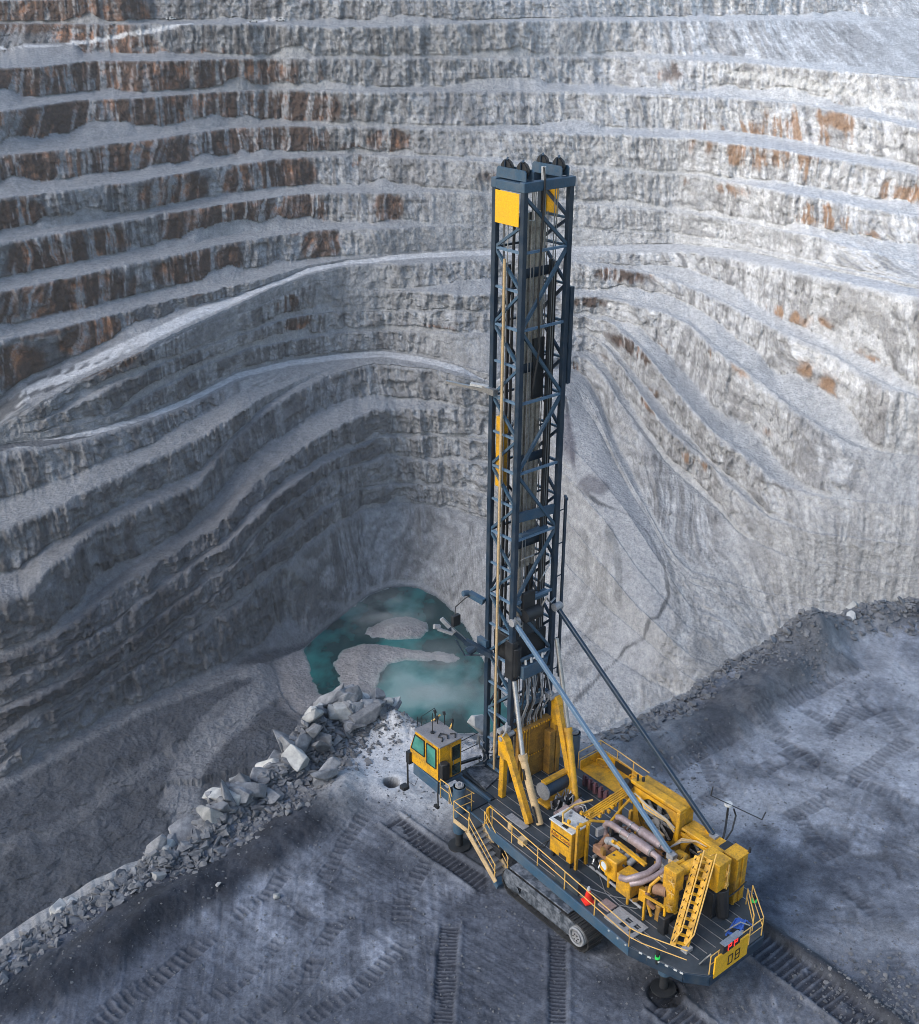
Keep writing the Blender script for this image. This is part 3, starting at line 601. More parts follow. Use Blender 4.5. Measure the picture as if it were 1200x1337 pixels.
# cutting dust round the mast, pale
def pale(x, y, rx, ry, st, c=(.46, .47, .49)):
    global tint
    p = P0([(x, y)])[0]; r = np.exp(-((X-p[0])/rx)**2-((Y-p[1])/ry)**2); tint = lerp(tint, np.array(c), np.clip(r*st*(.7+1.0*md+.5*gr), 0, 1))
pale(520, 1000, 3.2, 3.5, 1.1); pale(560, 965, 3.4, 5, 1.2); pale(620, 965, 3.5, 4, 1.2); pale(470, 1010, 2.5, 3, .7); pale(560, 1040, 3, 2.5, .6)
pale(800, 1000, 5, 6, .5, (.33, .34, .36)); pale(920, 1130, 4, 6, .45, (.3, .31, .33)); pale(1080, 960, 9, 8, .35, (.36, .365, .38)); pale(1150, 860, 6, 8, .5, (.4, .405, .42)); pale(1000, 1010, 8, 5, .35, (.34, .345, .36))
# crawler tracks pressed into the ground
def cleats(pts, half, pitch=.36, depth=.09, dark=.75, seed=0, rut=.10, gaps=0.0, rig=False):
    global Z, tint
    path = np.array([rigw(*q) for q in pts]) if rig else P0(pts)
    d, s, sg, tot = path_sd(X, Y, path)
    inside = sstep(half, half-.10, d+.10*gr+.10*md)*sstep(0, .5, s+.4*md)*sstep(tot, tot-.6, s+.5*gr)
    if gaps == 0: inside = inside*(1-.75*sstep(.25, .5, fbm(X/1.1, Y/1.1, octv=4, seed=seed+7)))
    if gaps > 0: inside = inside*sstep(gaps-.5, gaps-.2, fbm(X/1.6, Y/1.6, octv=3, seed=seed+5)+.1)
    ph = (s+.05*fbm(X/.7, Y/.7, octv=2, seed=seed))/pitch
    bar = sstep(.28, .5, np.abs((ph % 1)-.5)*2*.62)
    Z = Z-inside*(rut-depth*bar*(.6+.4*gr)); rim_ = np.exp(-((d-half-.12)/.14)**2)*((s > 0) & (s < tot)); Z = Z+rim_*rut*.7*(gaps == 0)
    tint = lerp(tint, DARK*1.3, inside*dark*(.55+.45*(1-bar))); tint = lerp(tint, np.array([.20, .205, .23]), inside*bar*dark*.25)
cleats([(4.2,-5.15),(1.0,-4.95),(-3.4,-4.55)], .62, .34, .13, .95, 1, .16, rig=True)
cleats([(-14.2,-3.4),(-19,-3.4),(-24,-4.0),(-28,-5.0)], .85, .40, .12, .9, 2, .18, rig=True)
cleats([(-13.8,3.0),(-19,2.9),(-24,2.6),(-30,2.0)], .95, .40, .13, .9, 3, .22, rig=True)
cleats([(588,1203),(583,1270),(577,1345),(570,1420)], .50, .22, .07, .95, 4, .09)
cleats([(729,1215),(729,1280),(728,1345),(726,1420)], .45, .22, .07, .95, 5, .09)
windp = [((655,1150),(690,1200),(692,1280),(685,1345))]
# old, half-erased tracks over the pad
rr_ = random.Random(5)
for k, (x0, y0, x1, y1, hf) in enumerate([(330,1180,120,1330,.5),(400,1190,220,1345,.5),(380,1130,300,1200,.5),(470,1170,400,1290,.5),(530,1230,380,1345,.5),(260,1230,120,1345,.5),(480,1060,420,1150,.45),(430,1240,300,1345,.5),(560,1120,520,1240,.5),
                                  (830,960,1010,890,.6),(870,1010,1120,870,.6),(900,1060,1180,900,.6),(960,920,1090,1010,.55),(1010,960,1200,1050,.55),(1080,870,1190,960,.55),(930,1120,1190,960,.6),(1040,1060,1150,1200,.5),(990,1150,1110,1100,.5),(1000,880,1100,950,.5),(1100,1150,1200,1300,.6),(880,960,940,1040,.5),(1130,900,1050,1010,.5)]):
    cleats([(x0, y0), ((x0+x1)/2+rr_.uniform(-14, 14), (y0+y1)/2+rr_.uniform(-8, 8)), (x1, y1)], hf, .42, .07, .48, 20+k*3, .05, gaps=.22 if x0 < 600 else .42)
# dark patches on the pad
for (x, y, rx, ry, st) in [(385,1310,1.8,1.6,.6),(820,1285,3,1.2,.6),(880,1290,2.2,1.5,.8),(620,1110,4,2.2,.6),(700,1235,1.6,4,.35),(1040,1130,1.0,1.3,.7),(1165,1060,.8,1.6,.8),(1060,1000,1.6,1.2,.5),(975,1010,1.5,1.2,.5),(930,965,2,1.5,.5),(1120,1330,3,1.4,.5),(480,1110,3,2,.4),(560,1330,2,2,.4),(250,1310,2.5,2,.3),(650,1300,2,3,.3),(1150,1290,3,2,.5)]:
    p = P0([(x, y)])[0]; r = np.exp(-((X-p[0])/rx)**2-((Y-p[1])/ry)**2); tint = lerp(tint, DARK*1.2, np.clip(r*st*(1+.8*md+.6*gr), 0, .9))
# the rutted trench behind the machine on the right
d, s, sg, tot = path_sd(X, Y, np.array([rigw(*q) for q in [(-13, 4.25), (-18, 4.2), (-24, 3.9), (-30, 3.3)]])); d = d+.15*gr
Z = Z-.0+.28*np.exp(-((d)/.28)**2)*(s > 0)*(s < tot); tint = lerp(tint, DARK*.8, sstep(.55, .2, d)*.8)
# blast hole
hp = P0([(511, 1024)])[0]; hr = np.hypot(X-hp[0], Y-hp[1]); hw = hr+.05*fbm(X/.3, Y/.3, octv=2, seed=9)
Z = Z+.22*np.exp(-((hr-.8)/.55)**2)-sstep(.50, .34, hw)*2.6; tint = lerp(tint, np.array([.03, .033, .04]), sstep(.56, .40, hw)*.95)
for q in [(868, 1297)]:
    p = P0([q])[0]; r = np.hypot(X-p[0], Y-p[1]); Z = Z-.15*sstep(.85, .7, r)+.08*np.exp(-((r-1)/.15)**2); tint = lerp(tint, DARK*.5, sstep(.95, .7, r)*.9)
# lift near the broken rim, then the wall falls away
rim = sstep(3.2, .3, dist_e)
Z = Z+rim*(.35*fbm(X/1.5, Y/1.5, octv=4, seed=520)+.25*fbm(X/.6, Y/.6, octv=3, seed=521, ridge=True))-sstep(1.2, 0, dist_e)*.5
tint = lerp(tint, np.array([.27, .275, .285])*(1+.4*gr[..., None]), sstep(2.0, .2, dist_e)*.85)
# near wall of the pit
wl_h = np.concatenate([np.array([.4, 1, 2, 3.5, 5.5, 8]), np.linspace(11, 244, 110)])
wd = de[None]+wl_h[:, None]*.42+1.3; wx = wd*np.sin(az)[None]; wy = wd*np.cos(az)[None]; wz = np.broadcast_to(-wl_h[:, None], wx.shape)-.5
dw = 1.6*fbm(wx/5, wy/5, wz/5, octv=4, seed=530, ridge=True)+2.2*fbm(wx/16, wy/16, wz/16, octv=3, seed=531); dw = dw*np.clip((wl_h[:, None]-1)/14, 0, 1)
wx = (wd+dw)*np.sin(az)[None]; wy = (wd+dw)*np.cos(az)[None]
wt_ = lerp(np.array([.17, .175, .19]), np.array([.30, .30, .31]), sstep(-.4, .4, fbm(wx/4, wy/4, wz/4, octv=4, seed=532)))
XX = np.vstack([X, wx]); YY = np.vstack([Y, wy]); ZZ2 = np.vstack([Z, wz]); TT = np.clip(np.concatenate([tint, wt_], 0), .015, .7)
M['ground'] = rock_mat('pad_ground', 2.6, .55, .09)
pad = grid_mesh('ground', XX, YY, ZZ2, M['ground'], {'tint': TT}); tag(pad, kind='structure')
GX, GY, GZ = X, Y, Z
def gz(x, y):
    a = math.atan2(x, y); d = math.hypot(x, y); j = int(np.clip(round((a-az[0])/(az[1]-az[0])), 0, na-1))
    i = int(np.argmin(np.abs(PDd[:, j]-d))); return float(GZ[i, j])

# ---------------------------------------------------------------- broken rock
def hull_rock(seed, n=16, sx=1, sy=1, sz=.7, sub=0):
    r = random.Random(seed); bm = bmesh.new()
    for _ in range(n):
        v = Vector((r.gauss(0, 1), r.gauss(0, 1), r.gauss(0, 1))).normalized()*r.uniform(.75, 1.05)
        # slabs: squeeze towards joint planes
        v.x = max(-.66, min(.7, v.x)); v.z = max(-.6, min(.62, v.z)); v.y = max(-.85, min(.8, v.y)); bm.verts.new((v.x*sx, v.y*sy, v.z*sz))
    res = bmesh.ops.convex_hull(bm, input=bm.verts)
    bmesh.ops.delete(bm, geom=[g for g in res['geom_interior'] if isinstance(g, bmesh.types.BMVert)], context='VERTS')
    bmesh.ops.dissolve_limit(bm, angle_limit=R(9), verts=bm.verts, edges=bm.edges)
    bmesh.ops.bevel(bm, geom=list(bm.edges), offset=.035, segments=1, affect='EDGES', clamp_overlap=True)
    if sub:
        bmesh.ops.triangulate(bm, faces=bm.faces); bmesh.ops.subdivide_edges(bm, edges=bm.edges, cuts=sub, use_grid_fill=True)
        for v in bm.verts:
            c = v.co*2.1; k = fbm(np.array([c.x]), np.array([c.y]), np.array([c.z]), octv=3, seed=seed)[0]; v.co *= 1+.05*k
    bmesh.ops.triangulate(bm, faces=bm.faces)
    bmesh.ops.recalc_face_normals(bm, faces=bm.faces)
    return bm
def boulder_mat(name, c0, c1):
    m, n, b = nodes(name); L = n.links.new
    oi = N(n, 'ShaderNodeObjectInfo'); geo = N(n, 'ShaderNodeNewGeometry')
    a = N(n, 'ShaderNodeTexNoise', i_Scale=1.7, i_Detail=8.0, i_Roughness=.7); L(geo.outputs['Position'], a.inputs['Vector'])
    r = ramp(n, [(.3, c0), (.68, c1)]); L(a.outputs['Fac'], r.inputs[0])
    h = N(n, 'ShaderNodeMapRange', i_To_Min=.72, i_To_Max=1.25); L(oi.outputs['Random'], h.inputs['Value'])
    mx = N(n, 'ShaderNodeVectorMath', operation='SCALE'); L(r.outputs[0], mx.inputs[0]); L(h.outputs[0], mx.inputs['Scale']); L(mx.outputs[0], b.inputs['Base Color'])
    b.inputs['Roughness'].default_value = .9
    f = N(n, 'ShaderNodeTexNoise', i_Scale=7.0, i_Detail=6.0, i_Roughness=.7); L(geo.outputs['Position'], f.inputs['Vector'])
    bp = N(n, 'ShaderNodeBump', i_Strength=.6, i_Distance=.08); L(f.outputs['Fac'], bp.inputs['Height']); L(bp.outputs[0], b.inputs['Normal'])
    return m
M['boulder'] = boulder_mat('boulder_rock', (.07, .075, .088), (.27, .275, .29)); M['boulder_w'] = boulder_mat('pale_boulder_rock', (.22, .225, .23), (.44, .44, .43))
protos = []
for k in range(14):
    me = bpy.data.meshes.new('boulder'); bm = hull_rock(100+k, 13+k % 5, 1, random.Random(k).uniform(.65, 1.0), random.Random(k+50).uniform(.45, .8), 2); bm.to_mesh(me); bm.free(); me.materials.append(M['boulder']); protos.append(me)
protos_w = []
for me in protos[:5]:
    m2 = me.copy(); m2.materials.clear(); m2.materials.append(M['boulder_w']); protos_w.append(m2)
def boulder(x, y, z, s, label, group=None, white=False, r=None, sq=1.0):
    r = r or random
    o = bpy.data.objects.new('boulder', r.choice(protos_w if white else protos)); COL.objects.link(o)
    o.location = (x, y, z); o.scale = (s*r.uniform(.9, 1.25), s*r.uniform(.55, 1.0), s*r.uniform(.5, .95)*sq); o.rotation_euler = (r.uniform(-.9, .9), r.uniform(-.9, .9), r.uniform(0, 6.28))
    tag(o, label, 'boulder', group); return o
def scatter(pts, n, smin, smax, spread, label, group, seed, lift=.25, off=0.0, pw=2.2, white=0.0):
    r = random.Random(seed); path = P0(pts); seg = [np.hypot(*(path[i+1]-path[i])) for i in range(len(path)-1)]; tot = sum(seg)
    for _ in range(n):
        t = r.uniform(0, tot); i = 0
        while i < len(seg)-1 and t > seg[i]: t -= seg[i]; i += 1
        p = path[i]+(path[i+1]-path[i])*(t/seg[i]); e = (path[i+1]-path[i])/seg[i]; nn = np.array([-e[1], e[0]])
        o = r.gauss(0, spread)+off; p = p+nn*o; je = int(np.clip((math.atan2(p[0], p[1])-az[0])/(az[1]-az[0]), 0, na-1))
        ov = math.hypot(*p)-de[je]
        if ov > .8: p = p*(de[je]+.8*r.random())/math.hypot(*p); ov = math.hypot(*p)-de[je]
        dz = -max(0, ov)*1.5; s = smin+(smax-smin)*r.random()**pw
        wh = r.random() < white; boulder(p[0], p[1], gz(p[0], p[1])+dz+lift*s+max(0, lift*(spread-abs(o-off)))*.5, s, label.replace('dark grey', 'pale').replace('grey', 'pale') if wh else label, group, wh, r)
scatter([(418,958),(432,938),(452,928),(480,930),(505,935)], 68, .35, 1.7, 1.2, 'grey angular boulder in the high rock pile left of the cab', 'boulders heaped left of the cab', 1, .35, 0, 1.5, .3)
scatter([(290,1050),(320,1030),(360,1005),(390,985),(408,965)], 82, .3, 1.5, 1.2, 'grey angular boulder in the ridge below the high rock pile', 'boulders along the left rim ridge', 2, .35, 0, 1.7, .22)
scatter([(205,1118),(235,1098),(262,1080),(290,1062),(310,1070)], 45, .25, 1.5, .8, 'grey angular boulder on the broken crag at the left rim', 'boulders on the left crag', 3, .35, 0, 1.8, .2)
scatter([(10,1222),(60,1196),(110,1168),(150,1148),(200,1124)], 38, .18, .6, .8, 'grey rock in the low rubble bank at the lower left rim', 'rocks in the lower left rubble bank', 4, .3, -.3, 2.0, .12)
scatter([(935,880),(960,866),(1000,852),(1030,835),(1060,822),(1100,812)], 34, .16, .6, 1.1, 'grey rock on the rubble bank at the right rim', 'rocks on the right rim bank', 5, .3, -.4, 2.2, .1)
scatter([(1100,806),(1150,800),(1199,792)], 18, .18, .6, .7, 'dark grey rock in the heap at the far right rim', 'rocks in the far right heap', 6, .35, 0, 2.0, .1)
for x, y, s, lb in [(1112,800,.8,'large whitish boulder on the rim near the right edge'),(1046,820,.8,'pale block at the tip of the right rubble bank'),(80,1184,.75,'flat pale boulder atop the lower left rubble bank'),(448,930,1.15,'big pale split boulder on top of the rock pile left of the cab'),(312,1035,1.25,'big pale block at the lower end of the left rim ridge')]:
    p = P0([(x, y)])[0]; boulder(p[0], p[1], gz(p[0], p[1])+s*.35, s, lb, None, True, random.Random(x))
# small rubble: one uncountable mass
def rubble(name, samples, seed):
    r = random.Random(seed); base = []
    for k in range(6):
        bm = bmesh.new(); rk = random.Random(900+k)
        for _ in range(9):
            v = Vector((rk.gauss(0, 1), rk.gauss(0, 1), rk.gauss(0, 1))).normalized(); bm.verts.new((v.x, v.y*.8, v.z*.6))
        res = bmesh.ops.convex_hull(bm, input=bm.verts); bm.verts.ensure_lookup_table(); bm.verts.index_update()
        base.append((np.array([v.co[:] for v in bm.verts]), [[v.index for v in f.verts] for f in bm.faces])); bm.free()
    V = []; F = []; o = 0; C = []
    for (x, y, z, s) in samples:
        v, f = r.choice(base); a = r.uniform(0, 6.28); b_ = r.uniform(-.6, .6); ca, sa, cb, sb = math.cos(a), math.sin(a), math.cos(b_), math.sin(b_)
        m_ = np.array([[ca, -sa*cb, sa*sb], [sa, ca*cb, -ca*sb], [0, sb, cb]]); V.append((v@m_.T)*s+np.array([x, y, z])); F += [[i+o for i in g] for g in f]; o += len(v)
    me = bpy.data.meshes.new(name); me.from_pydata(np.vstack(V).tolist(), [], F); me.materials.append(M['boulder'])
    ob = bpy.data.objects.new(name, me); COL.objects.link(ob); tag(ob, kind='stuff'); return ob
r = random.Random(77); S = []
for _ in range(1000):      # mid-sized broken rock filling the left rim heap
    path = P0([(195,1128),(240,1100),(290,1062),(330,1035),(370,1008),(400,975),(425,945),(460,928),(510,938)]); i = r.randrange(len(path)-1); p = path[i]+(path[i+1]-path[i])*r.random(); e = path[i+1]-path[i]; e = e/np.hypot(*e)
    q = r.gauss(0, .95); p = p+np.array([-e[1], e[0]])*q; ov = math.hypot(*p)-np.interp(math.atan2(*p), az, de); s = .14+.42*r.random()**2.2
    S.append((p[0], p[1], gz(*p)+s*.35-1.5*max(0, ov), s))
def edge_samples(n, x0, x1, off, spread, smin, smax):
    for _ in range(n):
        a_ = r.uniform(x0, x1); j = int(np.clip((math.radians(a_)-az[0])/(az[1]-az[0]), 0, na-1)); d_ = de[j]-off-abs(r.gauss(0, spread)) if r.random() < .8 else de[j]-off-r.uniform(-.5, spread*3)
        x, y = d_*math.sin(az[j]), d_*math.cos(az[j]); s = smin+(smax-smin)*r.random()**3; S.append((x, y, gz(x, y)+s*.2-1.6*max(0, d_-de[j]+.25), s))
edge_samples(5200, -30, -4, -.3, 1.0, .05, .42); edge_samples(7000, 8, 32, -.4, 1.5, .05, .42); edge_samples(500, -5, 9, -.2, .7, .04, .2)
for (x, y, rad, n_, sm) in [(1000,840,3.2,900,.2),(970,870,3,700,.18),(1040,870,3.5,500,.14),(1160,1310,5,900,.13),(420,985,3.5,900,.34),(360,1035,3.5,900,.3),(300,1075,3,600,.28),(455,945,3,500,.3),(240,1118,2.5,500,.26),(690,985,3,200,.12),(880,1000,5,200,.15),(500,960,3,250,.2)]:
    p = P0([(x, y)])[0]
    for _ in range(n_):
        a_ = r.uniform(0, 6.28); q = rad*math.sqrt(r.random())*r.uniform(.4, 1); xx, yy = p[0]+q*math.cos(a_), p[1]+q*math.sin(a_); s = .035+sm*r.random()**3; ov = math.hypot(xx, yy)-np.interp(math.atan2(xx, yy), az, de)
        if ov < .9: S.append((xx, yy, gz(xx, yy)+s*.25-1.2*max(0, ov), s))
rubble('rubble', S, 1)
S = []
for _ in range(30000):
    d_ = r.uniform(30, 76); a_ = r.uniform(-29, 29); j = int(np.clip((math.radians(a_)-az[0])/(az[1]-az[0]), 0, na-1))
    if d_ > de[j]-.5: continue
    x, y = d_*math.sin(az[j]), d_*math.cos(az[j]); S.append((x, y, gz(x, y)+.01, .015+.10*r.random()**7))
gv = rubble('gravel', S, 2); gm = boulder_mat('gravel_rock', (.05, .055, .065), (.20, .205, .22)); gv.data.materials.clear(); gv.data.materials.append(gm)
p = P0([(626, 944)])[0]; boulder(p[0], p[1], gz(p[0], p[1])+.35, 1.25, 'smooth whitish mound at the pit rim between the cab and the mast', None, True, random.Random(4), 1.2)
# two pale stones lying on the open pad
for x, y, s, lb in [(286,1165,.28,'white upright stone on the pad below the left windrow'),(362,1172,.3,'pale stone lying right of the white upright stone'),(852,1009,.16,'small white stone on the pad right of the mast')]:
    p = P0([(x, y)])[0]; boulder(p[0], p[1], gz(p[0], p[1])+s*.4, s, lb, None, True, random.Random(x))
# ================================================================ THE DRILL RIG
# machine frame: x = towards the mast end, y = to the right of the machine, z = up
rig = empty('drill_rig', (RO[0], RO[1], 0), R(130))
tag(rig, 'yellow and navy drill rig with tall lattice mast standing on the pad by the pit', 'drill rig')
rr = random.Random(3)
def P(mb, name, mat, parent=rig, **k):
    if name in SPLIT and len(mb.pr) > 1:      # separate pieces are separate parts
        o = None
        for vs, fs in mb.pr: o = MB().add(vs, fs).build(name, M[mat], parent, **k)
        return o
    return mb.build(name, M[mat], parent, **k)
SPLIT = {'front_lattice', 'winch_hood', 'dust_hopper', 'rail_box', 'hose_manifold', 'header_tank', 'deck_hatch', 'gearbox', 'engine_guard', 'guard_cable', 'tray_wall', 'rod_clamp_beam', 'light_bracket', 'crown_beam', 'intake_manifold', 'marker_lamp', 'deck_cable', 'power_cable', 'pump_housing', 'jack_bracket', 'drum_hose', 'clamp_arm', 'hose_coil', 'filler_neck', 'stay_post', 'compressor', 'chassis', 'lattice_girt', 'stay_pin', 'pipe_clamp', 'floor_grate', 'stringer_hole', 'front_bracing', 'engine_hose', 'edge_reflector', 'cylinder_head'}
# ---- deck
deck = MB().prism([(2.3,-1.5),(2.3,3.4),(1.2,3.75),(-13.0,3.75),(-14.6,2.75),(-16.15,1.35),(-16.2,-2.5),(-15.4,-3.2),(-13.6,-3.75),(-12.7,-3.9),(-.7,-3.3),(-.7,-1.5)], 'z', 2.05, 2.4)
deck = P(deck, 'deck', 'deck', bevel=.015)
s = MB()
for k, v in enumerate([-3.35,-2.75,-2.15,-1.55,-.95,-.35,.25,.85,1.45,2.05,2.65,3.25]):
    s.span((1.6 if v > -1.4 else -.8, v-.018, 2.4), (-15.3 if -2.4 < v < 1.5 else (-14.3 if v > 1.5 else -13.4-(v+3.35)*.9), v+.018, 2.424))
P(s, 'deck_seam', 'steel', deck)
s = MB().beam((-.7,-3.34,2.12), (-12.7,-3.94,2.12), .09, .62); P(s, 'side_beam', 'navy_light', bevel=.012)
s = MB().beam((-12.7,-3.94,2.1), (-15.35,-3.24,2.1), .09, .55).beam((-15.35,-3.24,2.1), (-16.25,-2.5,2.1), .09, .55).beam((-16.25,-2.5,2.1), (-16.22,1.35,2.1), .09, .55).beam((-16.22,1.35,2.1), (-14.6,2.8,2.1), .09, .55).beam((-14.6,2.8,2.1), (-13,3.8,2.1), .09, .55); P(s, 'rear_beam', 'navy', bevel=.012)
s = MB()
pts = [(-11.2,-3.93),(-12.7,-4.0),(-15.35,-3.3)]
for a_, b_, f in [(0,1,.1),(0,1,.5),(0,1,.85),(1,2,.2),(1,2,.36),(1,2,.52),(1,2,.68),(1,2,.84),(1,2,.95)]:
    p = Vector((*pts[a_], 2.36)).lerp(Vector((*pts[b_], 2.36)), f); q = Vector((*pts[a_], 2.36)).lerp(Vector((*pts[b_], 2.36)), f+.06); s.beam(p, q, .05, .07)
P(s, 'edge_reflector', 'white')
s = MB().span((-12.5,3.76,1.8), (1.0,3.84,2.38)); P(s, 'right_side_beam', 'navy', bevel=.012)
# chassis under the deck
s = MB().span((-13.5,-2.0,1.25), (2.0,2.0,2.05)).span((-3.4,-3.6,1.1), (-2.6,3.6,1.7)).span((-9.2,-3.6,1.1), (-8.4,3.6,1.7)).span((1.4,-1.4,1.6), (2.5,3.2,2.3)); P(s, 'chassis', 'black', bevel=.02)
# ---- crawlers
def crawler(y0, y1, side):
    cr = empty('crawler', (0, 0, 0), 0, rig); xa, xb, r_, zc = -4.95, -9.6, .74, .80
    yc = (y0+y1)/2; f = MB().prism([(xa+.2, .45), (xa+.2, 1.15), (xa-.8, 1.42), (xb+.9, 1.42), (xb+.1, 1.1), (xb, .5), (xb+.6, .3), (xa-.5, .3)], 'y', y0+.12, y1-.12)
    P(f, 'track_frame', 'mud', cr, bevel=.04)
    P(MB().prism([(xa+.3, 1.66), (xa+.3, 1.74), (xb+.7, 1.74), (xb+.7, 1.66)], 'y', y0+.05, y1).prism([(xa-.6, .6), (xa+.35, .45), (xa+.72, .85), (xa+.5, 1.6), (xb+1.1, 1.6), (xb+1.3, 1.25), (xb+2.2, 1.1), (xb+3.2, 1.2), (xb+4.3, .95)], 'y', y0-.03 if side < 0 else y1, y0+.02 if side < 0 else y1+.05), 'mud_guard', 'mud', cr, bevel=.02)
    L_ = xa-xb
    per = 2*L_+2*math.pi*r_; ns = 46; sh = MB()
    for k in range(ns):
        t_ = per*k/ns
        if t_ < L_: x, z, a_ = xb+t_, zc+r_, 0
        elif t_ < L_+math.pi*r_: th = (t_-L_)/r_; x, z, a_ = xa+math.sin(th)*r_, zc+math.cos(th)*r_, th
        elif t_ < 2*L_+math.pi*r_: x, z, a_ = xa-(t_-L_-math.pi*r_), zc-r_, math.pi
        else: th = (t_-2*L_-math.pi*r_)/r_; x, z, a_ = xb-math.sin(th)*r_, zc-math.cos(th)*r_, math.pi+th
        rot = Matrix.Rotation(a_, 3, 'Y')
        sh.box((x, yc, z), (per/ns*.93, y1-y0, .06), rot); c = Vector((x, yc, z))+rot@Vector((0, 0, .06)); sh.box(c, (.05, y1-y0, .08), rot)
    P(sh, 'track_shoes', 'rubber', cr)
    yo = y0-.02 if side < 0 else y1+.02
    for k, (x, rad) in enumerate([(xb, .52), (xa, .52)]):
        w_ = MB().cyl((x, y0+.06, zc), (x, y1-.06, zc), rad, 24)
        if k == 0: w_.cyl((x, yo-side*.08, zc), (x, yo+side*.05, zc), rad*.55, 20).ring((x, yo+side*.01, zc), (0, 1, 0), rad*.86, .06, 28, 6)
        wo = P(w_, 'track_wheel', 'grey' if k == 0 else 'black', cr, smooth=True)  # front wheel is black to stand for the shade it sits in
        if k: continue
        h = MB()
        for j in range(6): a_ = j*math.pi/3; h.cyl((x+math.cos(a_)*.17, yo+side*.04, zc+math.sin(a_)*.17), (x+math.cos(a_)*.17, yo+side*.09, zc+math.sin(a_)*.17), .035, 6)
        P(h, 'hub_bolts', 'black', wo)
    for k in range(6):
        x = xb+1.0+k*(L_-2.0)/5; P(MB().cyl((x, y0+.2, .30), (x, y1-.05, .30), .2, 14), 'track_roller', 'black', cr, smooth=True)
    return cr
crawler(-4.15, -3.2, -1); crawler(3.2, 4.15, 1)
# ---- levelling jacks
def jack(u, v, top, parent=rig, lean=(0, 0)):
    j = P(MB().cyl((u, v, 1.0), (u, v, top), .33, 20).cyl((u, v, top-.12), (u, v, top), .36, 20), 'jack', 'navy_light', parent, smooth=True)
    P(MB().cyl((u, v, .12), (u, v, 1.05), .2, 16), 'jack_rod', 'black', j, smooth=True)
    P(MB().cyl((u, v, .0), (u, v, .08), .6, 24), 'jack_pad', 'black', j)
    c = MB().cyl((u, v, top), (u, v, top+.1), .24, 12).tube([(u-.2, v, top+.1), (u-.05, v+.1, top+.22), (u+.15, v+.05, top+.15), (u+.28, v+.25, top)], .035, 6).box((u+.05, v-.08, top+.16), (.16, .12, .12))
    P(c, 'jack_cap', 'grey', j); return j
jack(-.18, -3.68, 3.95); jack(-.9, 4.1, 4.3); jack(-13.95, -2.75, 2.0); jack(-13.6, 2.2, 2.0)
P(MB().span((-.45,-3.6,2.1), (.1,-1.4,2.36)).span((-1.2,3.7,2.1), (-.6,4.2,2.36)), 'jack_bracket', 'navy')
for u, v in ((-14.1,-3.6), (-14.6,2.75)):
    P(MB().cyl((u, v, 2.2), (u, v, 2.75), .08, 10).cyl((u, v, 2.75), (u, v, 2.9), .11, 10), 'marker_lamp', 'black', smooth=True)
    P(MB().cyl((u, v, 2.5), (u, v, 2.62), .12, 12), 'marker_ring', 'green_lamp', smooth=True)
# ---- cab with its walkway
cab = empty('cab', (0, 0, 0), 0, rig)
x0, x1, y0, y1, z0, z1 = 1.72, 4.25, -3.48, -1.95, 2.95, 5.2
body = MB().prism([(x0, z0), (x1-.05, z0), (x1+.12, z0+.9), (x1-.42, z1), (x0, z1)], 'y', y0, y1)
bo = P(body, 'cab_shell', 'yellow', cab, bevel=.03)
P(MB().prism([(x0-.06, y0-.05), (x1-.3, y0-.05), (x1-.35, y1+.05), (x0-.06, y1+.05)], 'z', z1+.004, z1+.09), 'cab_roof', 'cabroof', cab, bevel=.02)
P(MB().prism([(x0+.1, y0-.025), (x0+.1, y0+.01), (x0+.12, y0+.01), (x0+.12, y0-.025)], 'z', z0+.05, z1-.05), 'door_seam', 'black', cab)
def pane(poly, y, name='window', mat='glass', par=cab):
    p_ = P(MB().prism(poly, 'y', y-.012, y+.012), name, mat, par)
    fr = MB()
    for i in range(len(poly)):
        a_, b_ = poly[i], poly[(i+1) % len(poly)]; fr.beam((a_[0], y-.01, a_[1]), (b_[0], y-.01, b_[1]), .05, .05)
    P(fr, 'window_frame', 'black', p_); return p_
pane([(3.02, 3.95), (4.16, 3.95), (3.82, 4.98), (3.02, 4.98)], y0-.03)
pane([(2.02, 3.72), (2.80, 3.72), (2.80, 4.98), (2.02, 4.98)], y0-.03)
# windscreen (front) and rear door with glass
fs = MB().add([(x1+.08, y0+.18, 4.0), (x1+.08, y1-.18, 4.0), (x1-.38, y1-.18, 5.05), (x1-.38, y0+.18, 5.05), (x1+.05, y0+.18, 3.98), (x1+.05, y1-.18, 3.98), (x1-.42, y1-.18, 5.03), (x1-.42, y0+.18, 5.03)], [(0,1,2,3),(4,5,6,7),(0,1,5,4),(1,2,6,5),(2,3,7,6),(3,0,4,7)]); P(fs, 'windscreen', 'glass', cab)
dr = P(MB().span((x0-.05, y0+.72, z0+.05), (x0, y1-.06, z1-.12)), 'cab_door', 'yellow', cab, bevel=.01)
P(MB().span((x0-.075, y0+.82, 4.05), (x0-.05, y1-.16, 4.95)), 'door_window', 'darkglass', dr); P(MB().span((x0-.075, y0+.82, z0+.12), (x0-.05, y1-.16, 3.75)), 'door_window', 'darkglass', dr)
P(MB().tube([(x0-.12, y0+.86, 3.8), (x0-.12, y0+.86, 4.1)], .02, 6), 'door_handle', 'steel', dr)
P(MB().span((x0-.35, y0-.1, 3.2), (x0-.01, y0+.42, 4.25)).cyl((x0-.2, y0+.15, 4.25), (x0-.2, y0+.15, 4.3), .24, 12), 'air_unit', 'black', cab, bevel=.02)
a_ = MB().cyl((3.0,-2.95,5.28), (3.0,-2.95,6.55), .022, 6).cyl((3.0,-2.95,5.28),(3.0,-2.95,5.36),.12,10); P(a_, 'antenna', 'black', cab)
